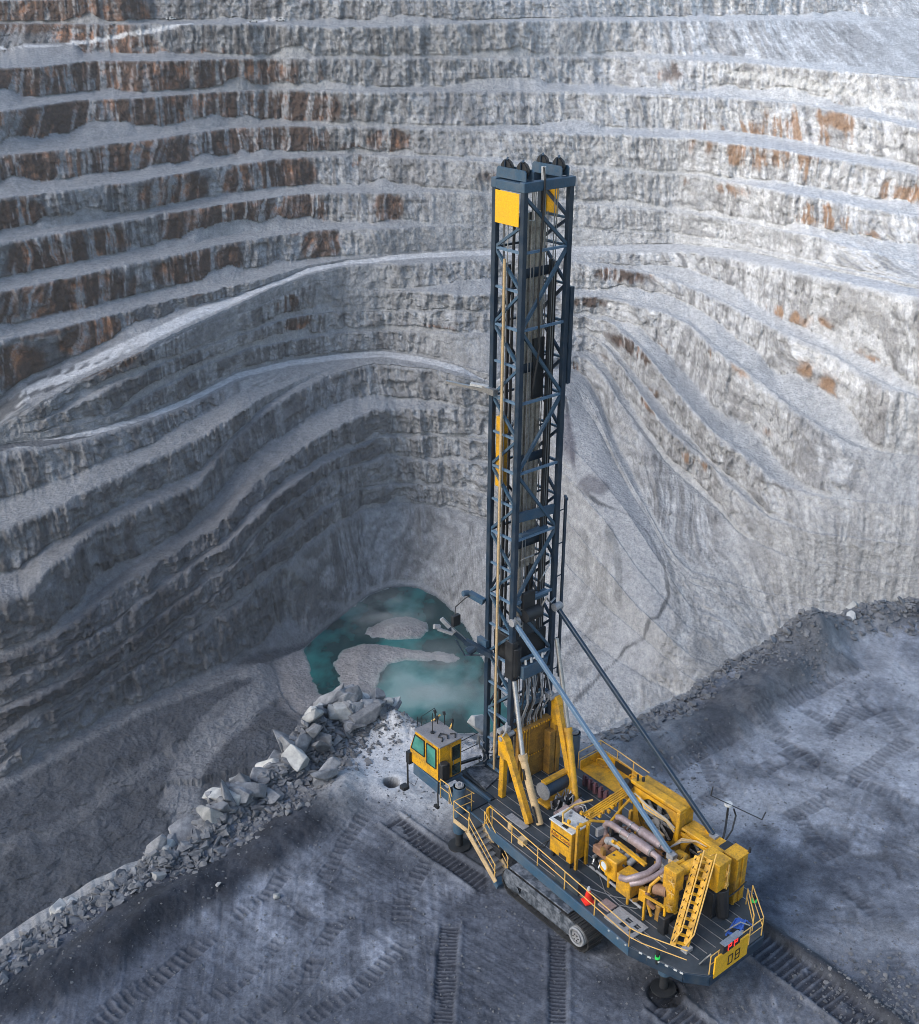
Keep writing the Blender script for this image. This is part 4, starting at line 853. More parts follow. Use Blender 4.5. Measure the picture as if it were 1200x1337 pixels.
P(MB().tube([(3.9,-3.0,5.28),(3.9,-3.0,5.9),(3.85,-2.1,6.1),(3.85,-2.1,5.28)], .02, 6).cyl((4.0,-3.2,5.28),(4.0,-3.2,5.9),.02,6), 'antenna_rail', 'black', cab)
for u, v, h in ((3.75,-2.15,.55),(3.2,-1.95,.65),(2.55,-1.92,.5),(3.5,-2.2,.3)):
    l_ = P(MB().tube([(u, v, 5.28), (u, v, 5.28+h)], .03, 6).cyl((u, v, 5.28+h), (u+.06, v, 5.46+h), .085, 10), 'roof_lamp', 'black', cab)
P(MB().tube([(3.9,-2.3,5.3),(3.7,-2.05,5.5),(3.55,-1.98,5.75)], .05, 6).tube([(2.7,-1.95,5.3),(2.6,-1.9,5.65)], .05, 6), 'lamp_bracket', 'rail', cab)
P(MB().tube([(2.0,-3.1,5.30),(2.2,-2.9,5.37),(2.45,-3.0,5.34),(2.6,-2.7,5.36),(2.3,-2.5,5.33),(2.0,-2.7,5.35)], .04, 6).tube([(1.85,-2.3,5.31),(2.1,-2.1,5.36),(2.3,-2.3,5.32)], .04, 6), 'roof_cable', 'black', cab)
P(MB().beam((-.7,-3.38,2.35), (4.1,-3.38,2.55), .16, .7).beam((-.7,-1.95,2.3), (4.1,-1.95,2.5), .14, .5).span((1.6,-3.3,2.75), (4.1,-1.95,2.93)), 'cab_beam', 'navy_light', cab, bevel=.02)
P(MB().span((-.6,-3.3,2.25), (1.65,-1.6,2.38)), 'walkway', 'deck', bevel=.01)
P(MB().cyl((4.5,-3.55,1.1), (4.5,-3.55,3.4), .055, 8).box((4.55,-3.75,1.15), (.4,.4,.22)).box((4.35,-3.5,3.2), (.3,.3,.75)).tube([(4.5,-3.55,1.5),(4.2,-3.3,1.2),(3.9,-3.3,1.9)], .015, 6), 'camera_post', 'black', cab)
P(MB().tube([(1.75,-3.55,3.0),(1.72,-3.62,2.2),(1.6,-3.7,1.6)], .045, 6).box((1.65,-3.75,1.55), (.3,.16,.16)), 'step_bracket', 'black', cab)
# lifelines and boom between the cab and the mast
P(MB().tube([(2.7,-1.9,4.1),(2.5,-.1,4.3)], .025, 6).tube([(2.7,-1.9,3.4),(2.5,-.1,3.55)], .025, 6).beam((2.9,-1.9,2.6), (2.3,0,2.75), .16, .12), 'guard_cable', 'black')
P(MB().prism([(.2,-1.5),(2.1,-1.3),(2.25,-.3),(.6,-.1)], 'z', 2.41, 2.5), 'dust_plate', 'mud', bevel=.02)
# ---- stairs and landing
st = empty('stair', (0, 0, 0), 0, rig)
P(MB().prism([(-.55,-4.35),(-.55,-3.35),(-1.85,-3.35),(-1.85,-4.35)], 'z', 2.28, 2.38), 'landing', 'deck', st, bevel=.01)
P(MB().beam((-.55,-4.38,2.3), (-1.7,-4.38,2.3), .05, .26).beam((-1.6,-4.38,2.3), (-3.95,-4.38,.45), .05, .34).beam((-1.75,-3.46,2.3), (-3.95,-3.46,.45), .05, .34), 'stringer', 'cream', st)
P(MB().prism([(-3.85,.6),(-4.15,.35),(-4.05,.05),(-3.7,.30)], 'y', -4.4, -3.4), 'bottom_step', 'navy_light', st)
for k in range(8):
    t_ = (k+.5)/8.0; P(MB().box((-1.75-2.1*t_, -3.92, 2.3-1.75*t_), (.28, .88, .045)), 'tread', 'steel', st)
def railing(pts, posts, hgt=1.1, par=rig, name='railing', mid=True, mat='rail', r0=.028):
    g = empty(name, (0, 0, 0), 0, par) if par is rig else par
    tp = [(x, y, z+hgt) for x, y, z in pts]; P(MB().tube(tp, r0, 6), 'top_rail', mat, g, smooth=True)
    if mid: P(MB().tube([(x, y, z+hgt*.52) for x, y, z in pts], r0*.85, 6), 'mid_rail', mat, g, smooth=True)
    for (x, y, z) in posts: P(MB().cyl((x, y, z), (x, y, z+hgt), r0, 6), 'rail_post', mat, g)
    return g
railing([(-1.75,-4.36,2.3),(-3.9,-4.36,.5)], [(-1.75,-4.36,2.3),(-3.85,-4.36,.55)], .95, st)
railing([(-1.95,-3.44,2.3),(-3.9,-3.48,.5)], [(-1.95,-3.44,2.3),(-3.85,-3.48,.55)], .95, st)
railing([(-.6,-3.2,2.38),(-.5,-4.33,2.38),(-1.75,-4.33,2.38)], [(-.6,-3.2,2.38),(-.5,-4.33,2.38),(-1.75,-4.33,2.38)])
railing([(1.5,-3.62,2.3),(.75,-3.62,2.3),(-.05,-4.1,2.3)], [(1.5,-3.62,2.2),(.75,-3.62,2.2)])
railing([(.5,-3.2,2.38),(-.7,-3.1,2.38)], [(.5,-3.2,2.38)])
# ---- long left-hand railing
LP = [(-2.25,-3.18,2.4),(-12.7,-3.98,2.4)]
lp = [(-2.25-10.45*t_, -3.18-.8*t_, 2.4) for t_ in (0,.16,.36,.56,.77,1)]
railing(LP, lp)
railing([(-12.7,-3.98,2.4),(-13.3,-3.85,2.4),(-15.3,-3.05,2.4)], [(-12.7,-3.98,2.4)], 1.1)
P(MB().tube([(-2.25,-3.18,3.5),(-2.1,-3.22,3.55),(-2.0,-3.3,3.4),(-2.05,-3.4,2.5)], .05, 8).tube([(-2.25,-3.1,3.45),(-2.05,-3.12,3.5),(-1.95,-3.15,3.3),(-2.0,-3.15,2.4)], .045, 8), 'gate_hoop', 'yellow', smooth=True)
P(MB().box((-3.55,-3.12,3.15), (.22,.1,.4)).box((-4.4,-3.0,2.65), (.4,.3,.35)), 'rail_box', 'cream')
P(MB().span((-7.3,-3.5,2.45), (-8.9,-3.32,3.3)), 'toe_panel', 'deck')
# rear railings
railing([(-16.15,-2.45,2.4),(-16.15,-.0,2.4),(-16.15,1.3,2.4)], [(-16.15,-2.45,2.4),(-16.15,-1.9,2.4),(-16.15,.35,2.4),(-16.15,1.3,2.4)], 1.05)
railing([(-16.15,1.3,2.4),(-14.5,2.62,2.4)], [(-14.5,2.62,2.4)], 1.1)
railing([(-14.4,2.4,2.4),(-15.7,1.2,2.4)], [(-14.4,2.4,2.4),(-15.7,1.2,2.4)], .95)
railing([(1.0,3.7,2.4),(-1.3,3.7,2.4)], [(1.0,3.7,2.4),(-.2,3.7,2.4),(-1.3,3.7,2.4)])
railing([(-1.6,3.8,2.4),(-1.6,5.55,2.4),(-2.9,5.55,2.4),(-5.4,5.4,2.4)], [(-1.6,3.8,2.4),(-1.6,5.55,2.4),(-2.9,5.55,2.4),(-4.2,5.45,2.4)])
# number plate and display
pl = P(MB().span((-16.32,-2.3,2.15), (-16.24,.05,3.35)), 'number_plate', 'yellow_clean', bevel=.01)
seg = {'0': 'abcdef', '8': 'abcdefg', 'P': 'abefg'}
def digit(mb, ch, x, yl, zb, w_, h_, t_):
    # read from behind the machine (looking towards +x, left is -y ... so draw along +y)
    y_, z_ = yl, zb
    S_ = {'a': ((y_, z_+h_), (y_+w_, z_+h_)), 'd': ((y_, z_), (y_+w_, z_)), 'g': ((y_, z_+h_/2), (y_+w_, z_+h_/2)), 'f': ((y_, z_+h_/2), (y_, z_+h_)), 'e': ((y_, z_), (y_, z_+h_/2)), 'b': ((y_+w_, z_+h_/2), (y_+w_, z_+h_)), 'c': ((y_+w_, z_), (y_+w_, z_+h_/2))}
    for c in seg[ch]:
        (a0, b0), (a1, b1) = S_[c]; mb.span((x-.008, min(a0, a1)-t_/2, min(b0, b1)-t_/2), (x+.008, max(a0, a1)+t_/2, max(b0, b1)+t_/2))
s = MB(); digit(s, '0', -16.335, -1.36, 2.42, .28, .50, .045); P(s, 'digit', 'ink', pl)
s = MB(); digit(s, '8', -16.335, -.86, 2.42, .28, .50, .045); P(s, 'digit', 'ink', pl)
ds = P(MB().span((-16.42,-1.95,3.42), (-16.22,-.75,3.95)), 'display', 'black', bevel=.02)
s = MB(); digit(s, 'P', -16.435, -1.62, 3.52, .2, .33, .05); P(s, 'display_letter', 'led', ds)
s = MB(); digit(s, 'P', -16.435, -1.2, 3.52, .2, .33, .05); P(s, 'display_letter', 'led', ds)
P(MB().span((-16.5,-1.98,3.955), (-16.18,-.72,3.98)), 'display_hood', 'steel', ds)
# ---- mast
mast = empty('mast', (0, 0, 0), 0, rig)
MU, MV, MZ = 1.9, 2.85, 34.7
for u, v in ((0, 0), (MU, 0), (0, MV), (MU, MV)):
    P(MB().span((u-.135, v-.135, 2.2), (u+.135, v+.135, MZ)), 'mast_chord', 'navy', mast, bevel=.02)
zs = [2.6+3.62*k for k in range(9)]
def lattice(name, a, b, half, mat='navy_light', w_=.13):
    s = MB(); hz = MB()
    for k, z in enumerate(zs):
        A_, B_ = Vector((*a, z)), Vector((*b, z)); zn = z+3.62
        if zn > MZ: zn = MZ-.6
        hz.beam(A_, B_, w_*.9)
        if half:
            zm = (z+zn)/2; Bm = Vector((*b, zm)); s.beam(A_, Bm, w_); s.beam(Bm, Vector((*a, zn)), w_); hz.beam(Vector((*a, zm)), Bm, w_*.8)
        else:
            if k % 2: s.beam(A_, Vector((*b, zn)), w_*1.1)
            else: s.beam(B_, Vector((*a, zn)), w_*1.1)
    o = P(s, name, mat, mast); P(hz, 'lattice_girt', 'stay' if name != 'right_lattice' else 'navy_light', o); return o
lattice('left_lattice', (MU, 0), (0, 0), True); lattice('right_lattice', (MU, MV), (0, MV), True, 'navy')
lattice('rear_lattice', (0, 0), (0, MV), False); s = MB()
for z in zs: s.beam((MU, 0, z), (MU, MV, z), .1)
P(s, 'front_lattice', 'navy', mast)
s = MB()
for k, z in enumerate(zs[:-1]):
    s.beam((MU, 0 if k % 2 else MV, z), (MU, MV if k % 2 else 0, z+3.62), .1); s.beam((.95, .1, z+1.8), (.95, MV-.1, z+1.8), .08)
P(s, 'front_bracing', 'navy', mast)
# inner guides, drill rods in their rack, cables
s = MB()
for u, v in ((.45,.35),(1.3,.35),(.45,2.5),(1.35,2.5)): s.span((u-.07, v-.07, 3), (u+.07, v+.07, 30.8))
s.span((.95,.3,12), (1.05,.4,33)).span((1.5,2.3,10), (1.62,2.42,33)).span((.2,1.95,10),(.3,2.1,31)).span((1.45,1.2,8), (1.6,1.35,33)).span((1.45,1.7,8), (1.6,1.85,33)); P(s, 'feed_guide', 'black', mast)
for k in range(4):
    v = .85+.36*k; P(MB().tube([(.75, v, 15.0), (.75, v, 19.0), (.75, v, 19.05), (.75, v, 33.2-.4*(k % 2))], [.135, .135, .145, .145], 12), 'drill_rod', 'rod', mast, smooth=True)
P(MB().tube([(1.15,1.4,3.2),(1.15,1.4,15)], .14, 12), 'drill_string', 'rod', mast, smooth=True)
s = MB()
for u, v, a_, b_ in ((.25,.75,9,34.4),(.25,.95,9,34.4),(1.6,.25,3,34),(1.75,.45,3,34),(1.0,-.02,14,33),(.3,2.2,9,34.4),(.3,2.35,9,34.4),(1.7,2.2,3,34),(1.2,2.65,5,33),(.2,1.5,28,34.4),(.5,.2,12,30.5)): s.tube([(u, v, a_), (u, v, b_)], .028, 5)
P(s, 'hoist_cable', 'steel', mast)
P(MB().tube([(.95,-.24,2.8),(.95,-.24,31.2)], .07, 8), 'standpipe', 'cream', mast, smooth=True)
P(MB().tube([(.5,.5,6),(.5,.5,31.5)], .06, 8).tube([(1.55,.6,6),(1.55,.6,30.5)], .05, 8), 'hydraulic_line', 'grey', mast, smooth=True)
for z in (16.2, 20.9, 25.6, 30.2): P(MB().span((.55,.6,z), (.98,2.2,z+.16)).span((.55,.6,z), (.62,2.2,z+.45)), 'rod_rack', 'navy', mast)
P(MB().span((.5,1.35,24.2), (.62,2.05,27.2)), 'scorched_guard', 'black', mast)
P(MB().span((1.2,.05,19.6), (1.65,.45,23.3)), 'yellow_cover', 'yellow', mast, bevel=.02)
P(MB().beam((.1,.1,18.3), (.1,2.7,18.1), .16, .5).span((.0,.5,17.0), (.35,2.3,17.25)).span((.0,.4,13.2), (.3,2.5,13.5)), 'rod_clamp_beam', 'navy_light', mast)
P(MB().tube([(.1,.55,15.8),(-.12,.6,16.0),(-.12,1.2,16.0),(.1,1.25,15.8)], .04, 6).tube([(.05,1.9,14.2),(-.15,1.9,14.6),(-.15,2.4,15.2),(.05,2.5,15.6)], .04, 6), 'clamp_arm', 'steel', mast)
# crown
cr = empty('mast_crown', (0, 0, 0), 0, rig)
P(MB().beam((.152,0,34.45), (MU-.152,0,34.45), .3, .4).beam((.152,MV,34.45), (MU-.152,MV,34.45), .3, .4).beam((0,-.17,34.5), (0,MV+.17,34.5), .34, .44).beam((MU,-.17,34.5), (MU,MV+.17,34.5), .34, .44), 'crown_beam', 'navy_light', cr, bevel=.02)
for v in (.3, 2.5):
    for dv in (-.22, .22): P(MB().prism([(.0,34.73),(1.95,34.73),(1.95,35.1),(1.85,35.2),(.1,35.2),(.0,35.1)], 'y', v+dv-.03, v+dv+.03), 'sheave_plate', 'navy_light', cr)
    for u in (.45, 1.5):
        s_ = P(MB().cyl((u, v-.1, 35.15), (u, v+.1, 35.15), .34, 24).ring((u, v, 35.15), (0,1,0), .34, .06, 28, 6), 'sheave', 'black', cr, smooth=True)
        P(MB().beam((u, v-.14, 34.9), (u, v-.14, 35.5), .09, .04).beam((u-.12, v-.14, 35.52), (u+.2, v+.2, 35.56), .08, .04), 'cable_keeper', 'navy', s_)
P(MB().span((.12,-.21,32.75), (1.72,-.17,34.22)), 'crown_panel', 'yellow_clean', cr, bevel=.01)
P(MB().span((.95,MV+.17,32.7), (1.8,MV+.21,34.2)), 'crown_panel', 'yellow_clean', cr, bevel=.01)
P(MB().cyl((.02,1.15,34.6), (.02,1.15,35.3), .11, 10), 'crown_lamp', 'white', cr, smooth=True)
P(MB().tube([(-.02,1.1,35.3),(-.2,1.05,34.8),(-.2,1.0,33),(-.15,.9,29.5),(-.2,1.05,27),(-.1,.8,25)], .05, 6), 'crown_hose', 'black', cr)
# things bolted to the mast
P(MB().beam((2.15,-.1,24.5), (4.0,-1.2,24.7), .14, .14).box((1.9,-.2,24.6), (.9,.3,.3)), 'mast_boom', 'steel', mast)
P(MB().beam((2.1,-.1,24.7), (2.9,-.55,24.75), .25, .12), 'boom_plate', 'white', mast)
P(MB().span((1.75,-.05,10.2), (2.45,-.3,10.6)).beam((2.0,-.25,12.9), (2.9,-.5,13.1), .3, .3).cyl((2.9,-.55,13.15), (2.95,-.9,13.2), .16, 10), 'light_bracket', 'navy_light', mast)
arm = P(MB().beam((1.4,-.2,9.9), (2.6,-1.0,10.5), .3, .3).beam((2.6,-1.0,10.5), (3.1,-1.7,11.4), .2, .22).cyl((2.2,-.7,10.2), (2.3,-1.1,10.0), .25, 12).tube([(2.5,-.6,10.2),(2.9,-1.2,10.8),(3.3,-1.7,11.3)], .06, 6).tube([(1.7,-.5,9.9),(2.4,-1.2,9.8),(2.8,-1.5,10.7)], .05, 6), 'pipe_handler', 'navy', rig)
P(MB().beam((2.9,-1.5,11.1), (3.4,-2.0,11.9), .16, .22).beam((2.7,-1.8,11.2), (3.2,-2.4,11.5), .14, .14).cyl((3.3,-2.2,11.5), (3.4,-2.5,11.6), .14, 10), 'gripper', 'grey', arm)
P(MB().box((3.0,-1.35,11.75), (.25,.5,.62)), 'work_lamp', 'black', arm, bevel=.02)
P(MB().tube([(3.0,-1.4,12.0),(3.2,-1.2,12.4),(2.9,-.8,12.9),(2.7,-.6,13.1)], .03, 6), 'handler_hose', 'black', arm)
# outrigger ladder tubes on the far corner
s = MB().tube([(-.25,MV+.42,8.0),(-.25,MV+.42,18.6)], .055, 6).tube([(.05,MV+.62,8.0),(.05,MV+.62,18.6)], .05, 6).beam((-.3,MV+.4,18.6), (.1,MV+.65,18.6), .12)
for z in np.arange(8.4, 18.6, 1.9): s.tube([(-.25,MV+.42,z),(.05,MV+.62,z),(0,MV+.1,z)], .035, 5)
P(s, 'mast_ladder', 'navy', mast); P(MB().span((-.2,MV+.16,24.8), (.25,MV+.36,29.6)), 'cable_tray', 'navy', mast)
# rotary head, drum, control box
s = MB().span((.15,.25,9.6), (1.75,2.6,11.2)).cyl((.0,.2,10.9), (-.0,.2,9.2), .35, 14).span((-.2,-.15,9.0),(.4,.25,11.3)); P(s, 'rotary_head', 'black', rig, bevel=.04)
P(MB().cyl((-.25,.55,12.7), (-.25,1.6,12.7), .36, 20).box((-.1,.95,13.5), (.2,.8,.9)), 'cable_drum', 'black', mast, smooth=True)
P(MB().tube([(-.3,1.7,12.9),(-.5,1.9,13.5),(-.4,2.1,13.2),(-.3,2.4,12.9),(-.2,2.8,13.0)], .05, 6).tube([(-.3,.4,12.2),(-.5,.1,12.4),(-.3,-.15,12.9)], .05, 6), 'drum_hose', 'steel', mast)
P(MB().prism([(.35,9.05),(2.05,9.05),(2.15,9.8),(.35,9.8)], 'x', -.55, -.2).beam((-.3,.3,10.2), (-.35,2.2,10.2), .14), 'valve_box', 'navy_light', mast, bevel=.02)
s = MB()
for k in range(4): s.cyl((-.45,.6+.4*k,9.85), (-.35,.65+.4*k,10.1), .07, 8)
P(s, 'valve', 'white', mast)
for k in range(11):      # hose bundle falling from the valve bank to the drill floor
    v = .35+.17*k; z = 9.0-.1*(k % 3); b_ = rr.uniform(-.15, .25)
    P(MB().tube([(-.25, v+.25, z+.3), (-.45, v+.2, z-.4), (-.55-b_, v+.1+b_*.4, z-1.4), (-.42, v-.06*(k % 3), z-2.3), (-.3, v-.05, 6.2), (-.3, v, 5.6)], .042, 6), 'hose', 'grey' if k % 3 else 'black', mast, smooth=True)
s = MB()
for k in range(9): s.box((-.4+.05*(k % 2), .5+.22*k, 9.05), (.22,.1,.16), Matrix.Rotation(k, 3, 'Z'))
s.beam((-.3,.3,7.3), (-.3,2.4,7.5), .2).box((-.35,.7,7.2), (.25,.3,.35)).box((-.35,1.5,7.25), (.25,.4,.35)).box((-.3,2.0,7.6), (.25,.3,.3)); P(s, 'hose_manifold', 'navy_light', mast, bevel=.01)
# hidden clutter low in the mast: tool wrench, chains
s = MB()
for k in range(26):
    u, v, z = rr.uniform(.1, 1.7), rr.uniform(.2, 2.6), rr.uniform(3, 8.8); s.box((u, v, z), (rr.uniform(.1,.5), rr.uniform(.1,.5), rr.uniform(.2,1.0)), Matrix.Rotation(rr.random()*.6, 3, 'Z'))
P(s, 'tool_rack', 'black', mast, bevel=.02)
s = MB()
for k in range(14):
    u, v, z = rr.uniform(1.6, 2.2), rr.uniform(-.5, .2), rr.uniform(2.6, 4.2); s.tube([(u, v, z), (u+rr.uniform(-.3,.3), v+rr.uniform(-.4,.2), z+rr.uniform(-.3,.5)), (u+rr.uniform(-.2,.2), v+rr.uniform(-.4,.4), z-rr.uniform(.2,.6))], .045, 5)
P(s, 'hose_tangle', 'steel', mast)
# ---- drill floor house, yellow, at the foot of the mast
P(MB().span((-.45,.25,2.4), (-.2,2.55,5.7)).span((-1.0,2.1,2.42), (-.5,2.5,5.2)).span((-.6,.15,5.72), (-.1,2.6,5.84)), 'drill_floor_panel', 'ochre', bevel=.02)
s = MB()
for k in range(13): s.box((-.66, .3+.18*k, 5.8), (.06, .07, .1)); s.box((-.52, .35+.17*k, 3.9), (.05, .06, .08))
for k in range(4): s.tube([(-.58, .3+.2*k, 2.5), (-.58, .3+.2*k, 5.7)], .025, 5)
P(s, 'floor_panel_trim', 'yellow')
P(MB().cyl((-.75,2.75,2.5), (-.75,2.75,6.0), .13, 12).box((-.75,2.75,4.6), (.34,.34,.12)).box((-.75,2.75,3.0), (.34,.34,.12)).span((-.95,2.5,5.0),(-.55,3.0,6.9)), 'feed_cylinder', 'yellow', smooth=False, bevel=.01)
# ---- A-frame
def leg_beam(name, p, q, w_, h_, mat='yellow', par=rig, **k): return P(MB().beam(p, q, w_, h_, up=(1, 0, 0)), name, mat, par, bevel=.03, **k)
leg_beam('a_frame_front_leg', (-.75,-1.15,2.4), (-.75,-1.05,5.9), .34, .34)
leg_beam('a_frame_rear_leg', (-3.45,-1.62,2.45), (-.95,-1.05,5.7), .38, .32)
P(MB().prism([(-1.25,5.0),(-.5,5.0),(-.45,6.2),(-.75,6.35),(-1.05,6.1),(-1.35,5.4)], 'y', -1.3, -.85), 'a_frame_head', 'yellow', bevel=.03)
P(MB().cyl((-.7,-1.35,6.15), (-.7,-.4,6.2), .14, 12).box((-.55,-.75,6.5), (.35,.3,.3)).tube([(-.75,-1.2,6.3),(-.9,-1.1,6.7),(-.6,-.8,6.9),(-.3,-.6,6.5)], .06, 6).box((-.3,-.9,6.3), (.3,.4,.25)), 'pivot_pin', 'grey', bevel=.01)
leg_beam('a_frame_front_leg', (-.9,2.7,2.4), (-.85,2.75,6.6), .3, .3, 'ochre')
leg_beam('a_frame_rear_leg', (-3.7,1.45,2.45), (-.95,2.62,6.9), .36, .32)
P(MB().prism([(-1.3,5.6),(-.75,5.6),(-.6,7.2),(-.95,7.35),(-1.2,6.9)], 'y', 2.42, 2.82), 'a_frame_head', 'yellow', bevel=.03)
P(MB().cyl((-.75,2.2,7.25), (-.75,3.0,7.3), .13, 12).box((-.6,2.3,7.4), (.3,.4,.3)).tube([(-.6,2.2,7.4),(-.3,2.0,7.7),(-.2,1.7,7.4)], .06, 6), 'pivot_pin', 'grey', bevel=.01)
# mast-raising cylinders
c1 = P(MB().tube([(-3.85,-1.25,2.5), (-3.0,-1.2,4.2), (-2.25,-1.1,5.75)], [.2,.2,.2], 12).cyl((-2.3,-1.1,5.65), (-2.2,-1.1,5.9), .25, 12), 'raising_cylinder', 'cream', smooth=True)
P(MB().cyl((-2.25,-1.1,5.7), (-.6,-.35,9.3), .13, 12), 'cylinder_rod', 'steel', c1, smooth=True)
P(MB().box((-3.65,-1.47,3.1), (.12,.06,.9), Matrix.Rotation(.4, 3, 'Y')).box((-2.65,-1.35,5.0), (.12,.06,.6), Matrix.Rotation(.4, 3, 'Y')), 'cylinder_stain_plate', 'black', c1)
c2 = P(MB().tube([(-3.95,1.3,2.5), (-2.1,2.35,5.9)], .19, 12).cyl((-2.15,2.3,5.8), (-2.05,2.35,6.0), .24, 12), 'raising_cylinder', 'yellow', smooth=True)
P(MB().cyl((-2.1,2.35,5.9), (-.4,2.85,10.6), .12, 12), 'cylinder_rod', 'steel', c2, smooth=True)
# ---- mast stays
s1 = P(MB().beam((-.15,.05,12.4), (-11.6,-.17,5.05), .2, .24), 'mast_stay', 'stay', bevel=.03)
P(MB().cyl((-.1,-.2,12.5), (-.1,.3,12.5), .22, 12).box((-11.7,-.18,4.95), (.4,.3,.3)), 'stay_pin', 'grey', s1, smooth=False)
s2 = P(MB().beam((-.35,MV+.05,12.4), (-12.05,2.45,5.05), .2, .24), 'mast_stay', 'navy', bevel=.03)
P(MB().cyl((-.3,MV-.2,12.5), (-.3,MV+.3,12.5), .22, 12).box((-12.1,2.45,4.95), (.4,.3,.3)), 'stay_pin', 'grey', s2)
# ---- winch and pump group behind the mast
w_ = empty('winch', (0, 0, 0), 0, rig)
P(MB().cyl((-2.75,.05,3.35), (-2.75,2.0,3.35), .42, 20), 'winch_drum', 'navy', w_, smooth=True)
P(MB().beam((-2.7,.0,3.85), (-2.7,2.05,3.85), .36, .16).prism([(-.05,2.4),(2.1,2.4),(2.1,2.55),(-.05,2.55)], 'x', -3.2, -2.3), 'winch_hood', 'yellow', w_, bevel=.02)
for v in (-.02, 2.03): P(MB().cyl((-2.75, v-.04, 3.35), (-2.75, v+.04, 3.35), .5, 20), 'winch_flange', 'grey', w_)
for k in range(5): P(MB().cyl((-3.5-.05*k,.1+.35*k,2.9), (-3.5-.05*k,.35+.35*k,2.9), .2, 12), 'pump', 'black', rig)
for k, (u, v) in enumerate(((-4.2,-.15),(-4.3,.75))):
    pm = P(MB().cyl((u, v, 2.75), (u-.1, v+.55, 2.95), .27, 16).box((u+.1, v+.1, 2.6), (.5,.5,.4)), 'motor', 'pipe', smooth=False, bevel=.02)
    P(MB().tube([(u-.1,v+.1,3.0),(u-.5,v+.15,3.1),(u-.8,v+.1,2.7),(u-.9,v,2.45)], .035, 6).tube([(u-.1,v+.3,3.0),(u-.5,v+.35,3.1),(u-.8,v+.3,2.7),(u-.9,v+.2,2.45)], .035, 6), 'motor_hose', 'steel', pm)
s = MB()
for k in range(16): 
    u, v = -3.2-rr.random()*.9, -.4+rr.random()*2.2; s.tube([(u, v, 2.6), (u+rr.uniform(-.2,.2), v+rr.uniform(-.3,.3), 3.0+rr.random()*.3), (u+rr.uniform(-.3,.3), v+rr.uniform(-.4,.4), 2.7)], .05, 5)
P(s, 'pump_hose', 'grey')
P(MB().span((-4.9,-1.2,2.41), (-5.6,-.3,2.5)).span((-2.2,-2.2,2.41), (-3.6,-1.75,2.47)), 'deck_hatch', 'grey', bevel=.01)
# ---- electrical / control cabinet
cb = P(MB().span((-7.3,-2.45,2.75), (-5.8,-1.2,4.6)), 'cabinet', 'yellow', bevel=.02)
P(MB().span((-7.36,-2.5,4.604), (-5.72,-1.12,4.68)), 'cabinet_lid', 'white', cb, bevel=.015)
s = MB()
for u, v in ((-6.0,-2.0),(-6.3,-1.6),(-6.6,-2.1),(-7.0,-1.7),(-6.15,-1.4),(-6.9,-2.2)): s.cyl((u, v, 4.68), (u, v, 4.74), .07, 10)
P(s, 'lid_bolts', 'steel', cb); P(MB().prism([(-5.85,-2.3),(-5.9,-1.95),(-6.3,-1.95),(-6.5,-2.25)], 'z', 4.684, 4.70).span((-6.9,-2.42,4.684),(-6.55,-2.2,4.70)), 'lid_vent', 'black', cb)
for u in (-7.15,-5.95):
    for v in (-2.3,-1.35): P(MB().span((u-.08, v-.08, 2.4), (u+.08, v+.08, 2.76)), 'cabinet_foot', 'black', cb)
P(MB().span((-7.15,-2.475,4.12), (-5.98,-2.455,4.18)).span((-7.15,-2.475,3.72), (-5.98,-2.455,3.78)).span((-7.0,-2.475,2.8),(-6.5,-2.455,3.0)), 'logo_bar', 'ink', cb)
cu = bpy.data.curves.new('lettering', 'FONT'); cu.body = 'Atlas Copco'; cu.size = .27; cu.extrude = .004; cu.align_x = 'CENTER'; cu.align_y = 'CENTER'
to = bpy.data.objects.new('lettering', cu); COL.objects.link(to)
dg = bpy.context.evaluated_depsgraph_get(); me = bpy.data.meshes.new_from_object(to.evaluated_get(dg)); bpy.data.objects.remove(to)
me.materials.clear(); me.materials.append(plain('logo_red', (.22, .04, .03), .6)); lt = bpy.data.objects.new('lettering', me); COL.objects.link(lt); lt.parent = cb
# local frame of rig: x ahead, y left. text faces +y (left side); its reading direction runs from the mast end to the rear = -x
lt.matrix_local = Matrix(((-1, 0, 0, -6.56), (0, 0, 1, 2.468), (0, 1, 0, 3.95), (0, 0, 0, 1)))
P(MB().tube([(-5.7,-2.3,3.2),(-5.4,-2.4,2.9),(-5.2,-2.6,2.5),(-5.8,-3.0,2.45),(-6.2,-2.9,2.45)], .035, 6).tube([(-5.75,-2.1,3.6),(-5.5,-2.2,3.0),(-5.3,-2.3,2.45),(-4.6,-2.6,2.45),(-4.2,-2.4,2.45)], .03, 6), 'power_cable', 'black')
# ---- overhead yellow pipework
pf = empty('pipe_rack', (0, 0, 0), 0, rig)
for u, v in ((-7.45,-2.2),(-7.45,-1.5),(-7.3,1.0)): P(MB().span((u-.07, v-.07, 2.4), (u+.07, v+.07, 5.0)), 'rack_post', 'yellow', pf)
for k in range(5): P(MB().tube([(-6.8-.12*k, -1.2, 4.9), (-6.9-.13*k, 1.9, 5.25)], .05, 8), 'rack_pipe', 'yellow', pf, smooth=True)
P(MB().tube([(-6.3,.0,4.9),(-6.0,-1.0,4.9),(-6.1,-1.9,4.9),(-6.5,-2.3,4.8),(-7.4,-2.25,4.9)], .055, 8), 'rack_pipe', 'rail', pf, smooth=True)
P(MB().tube([(-7.4,-2.2,5.0),(-7.5,-1.3,5.0),(-7.9,-.4,4.7),(-7.7,.6,4.9),(-7.6,1.6,5.2)], .07, 8), 'rack_pipe', 'yellow', pf, smooth=True)
s = MB()
for k in range(14): s.box((-6.7-rr.random()*1.0, -2.2+k*.3, 4.95+rr.random()*.1), (.16,.12,.16))
P(s, 'pipe_clamp', 'yellow', pf)
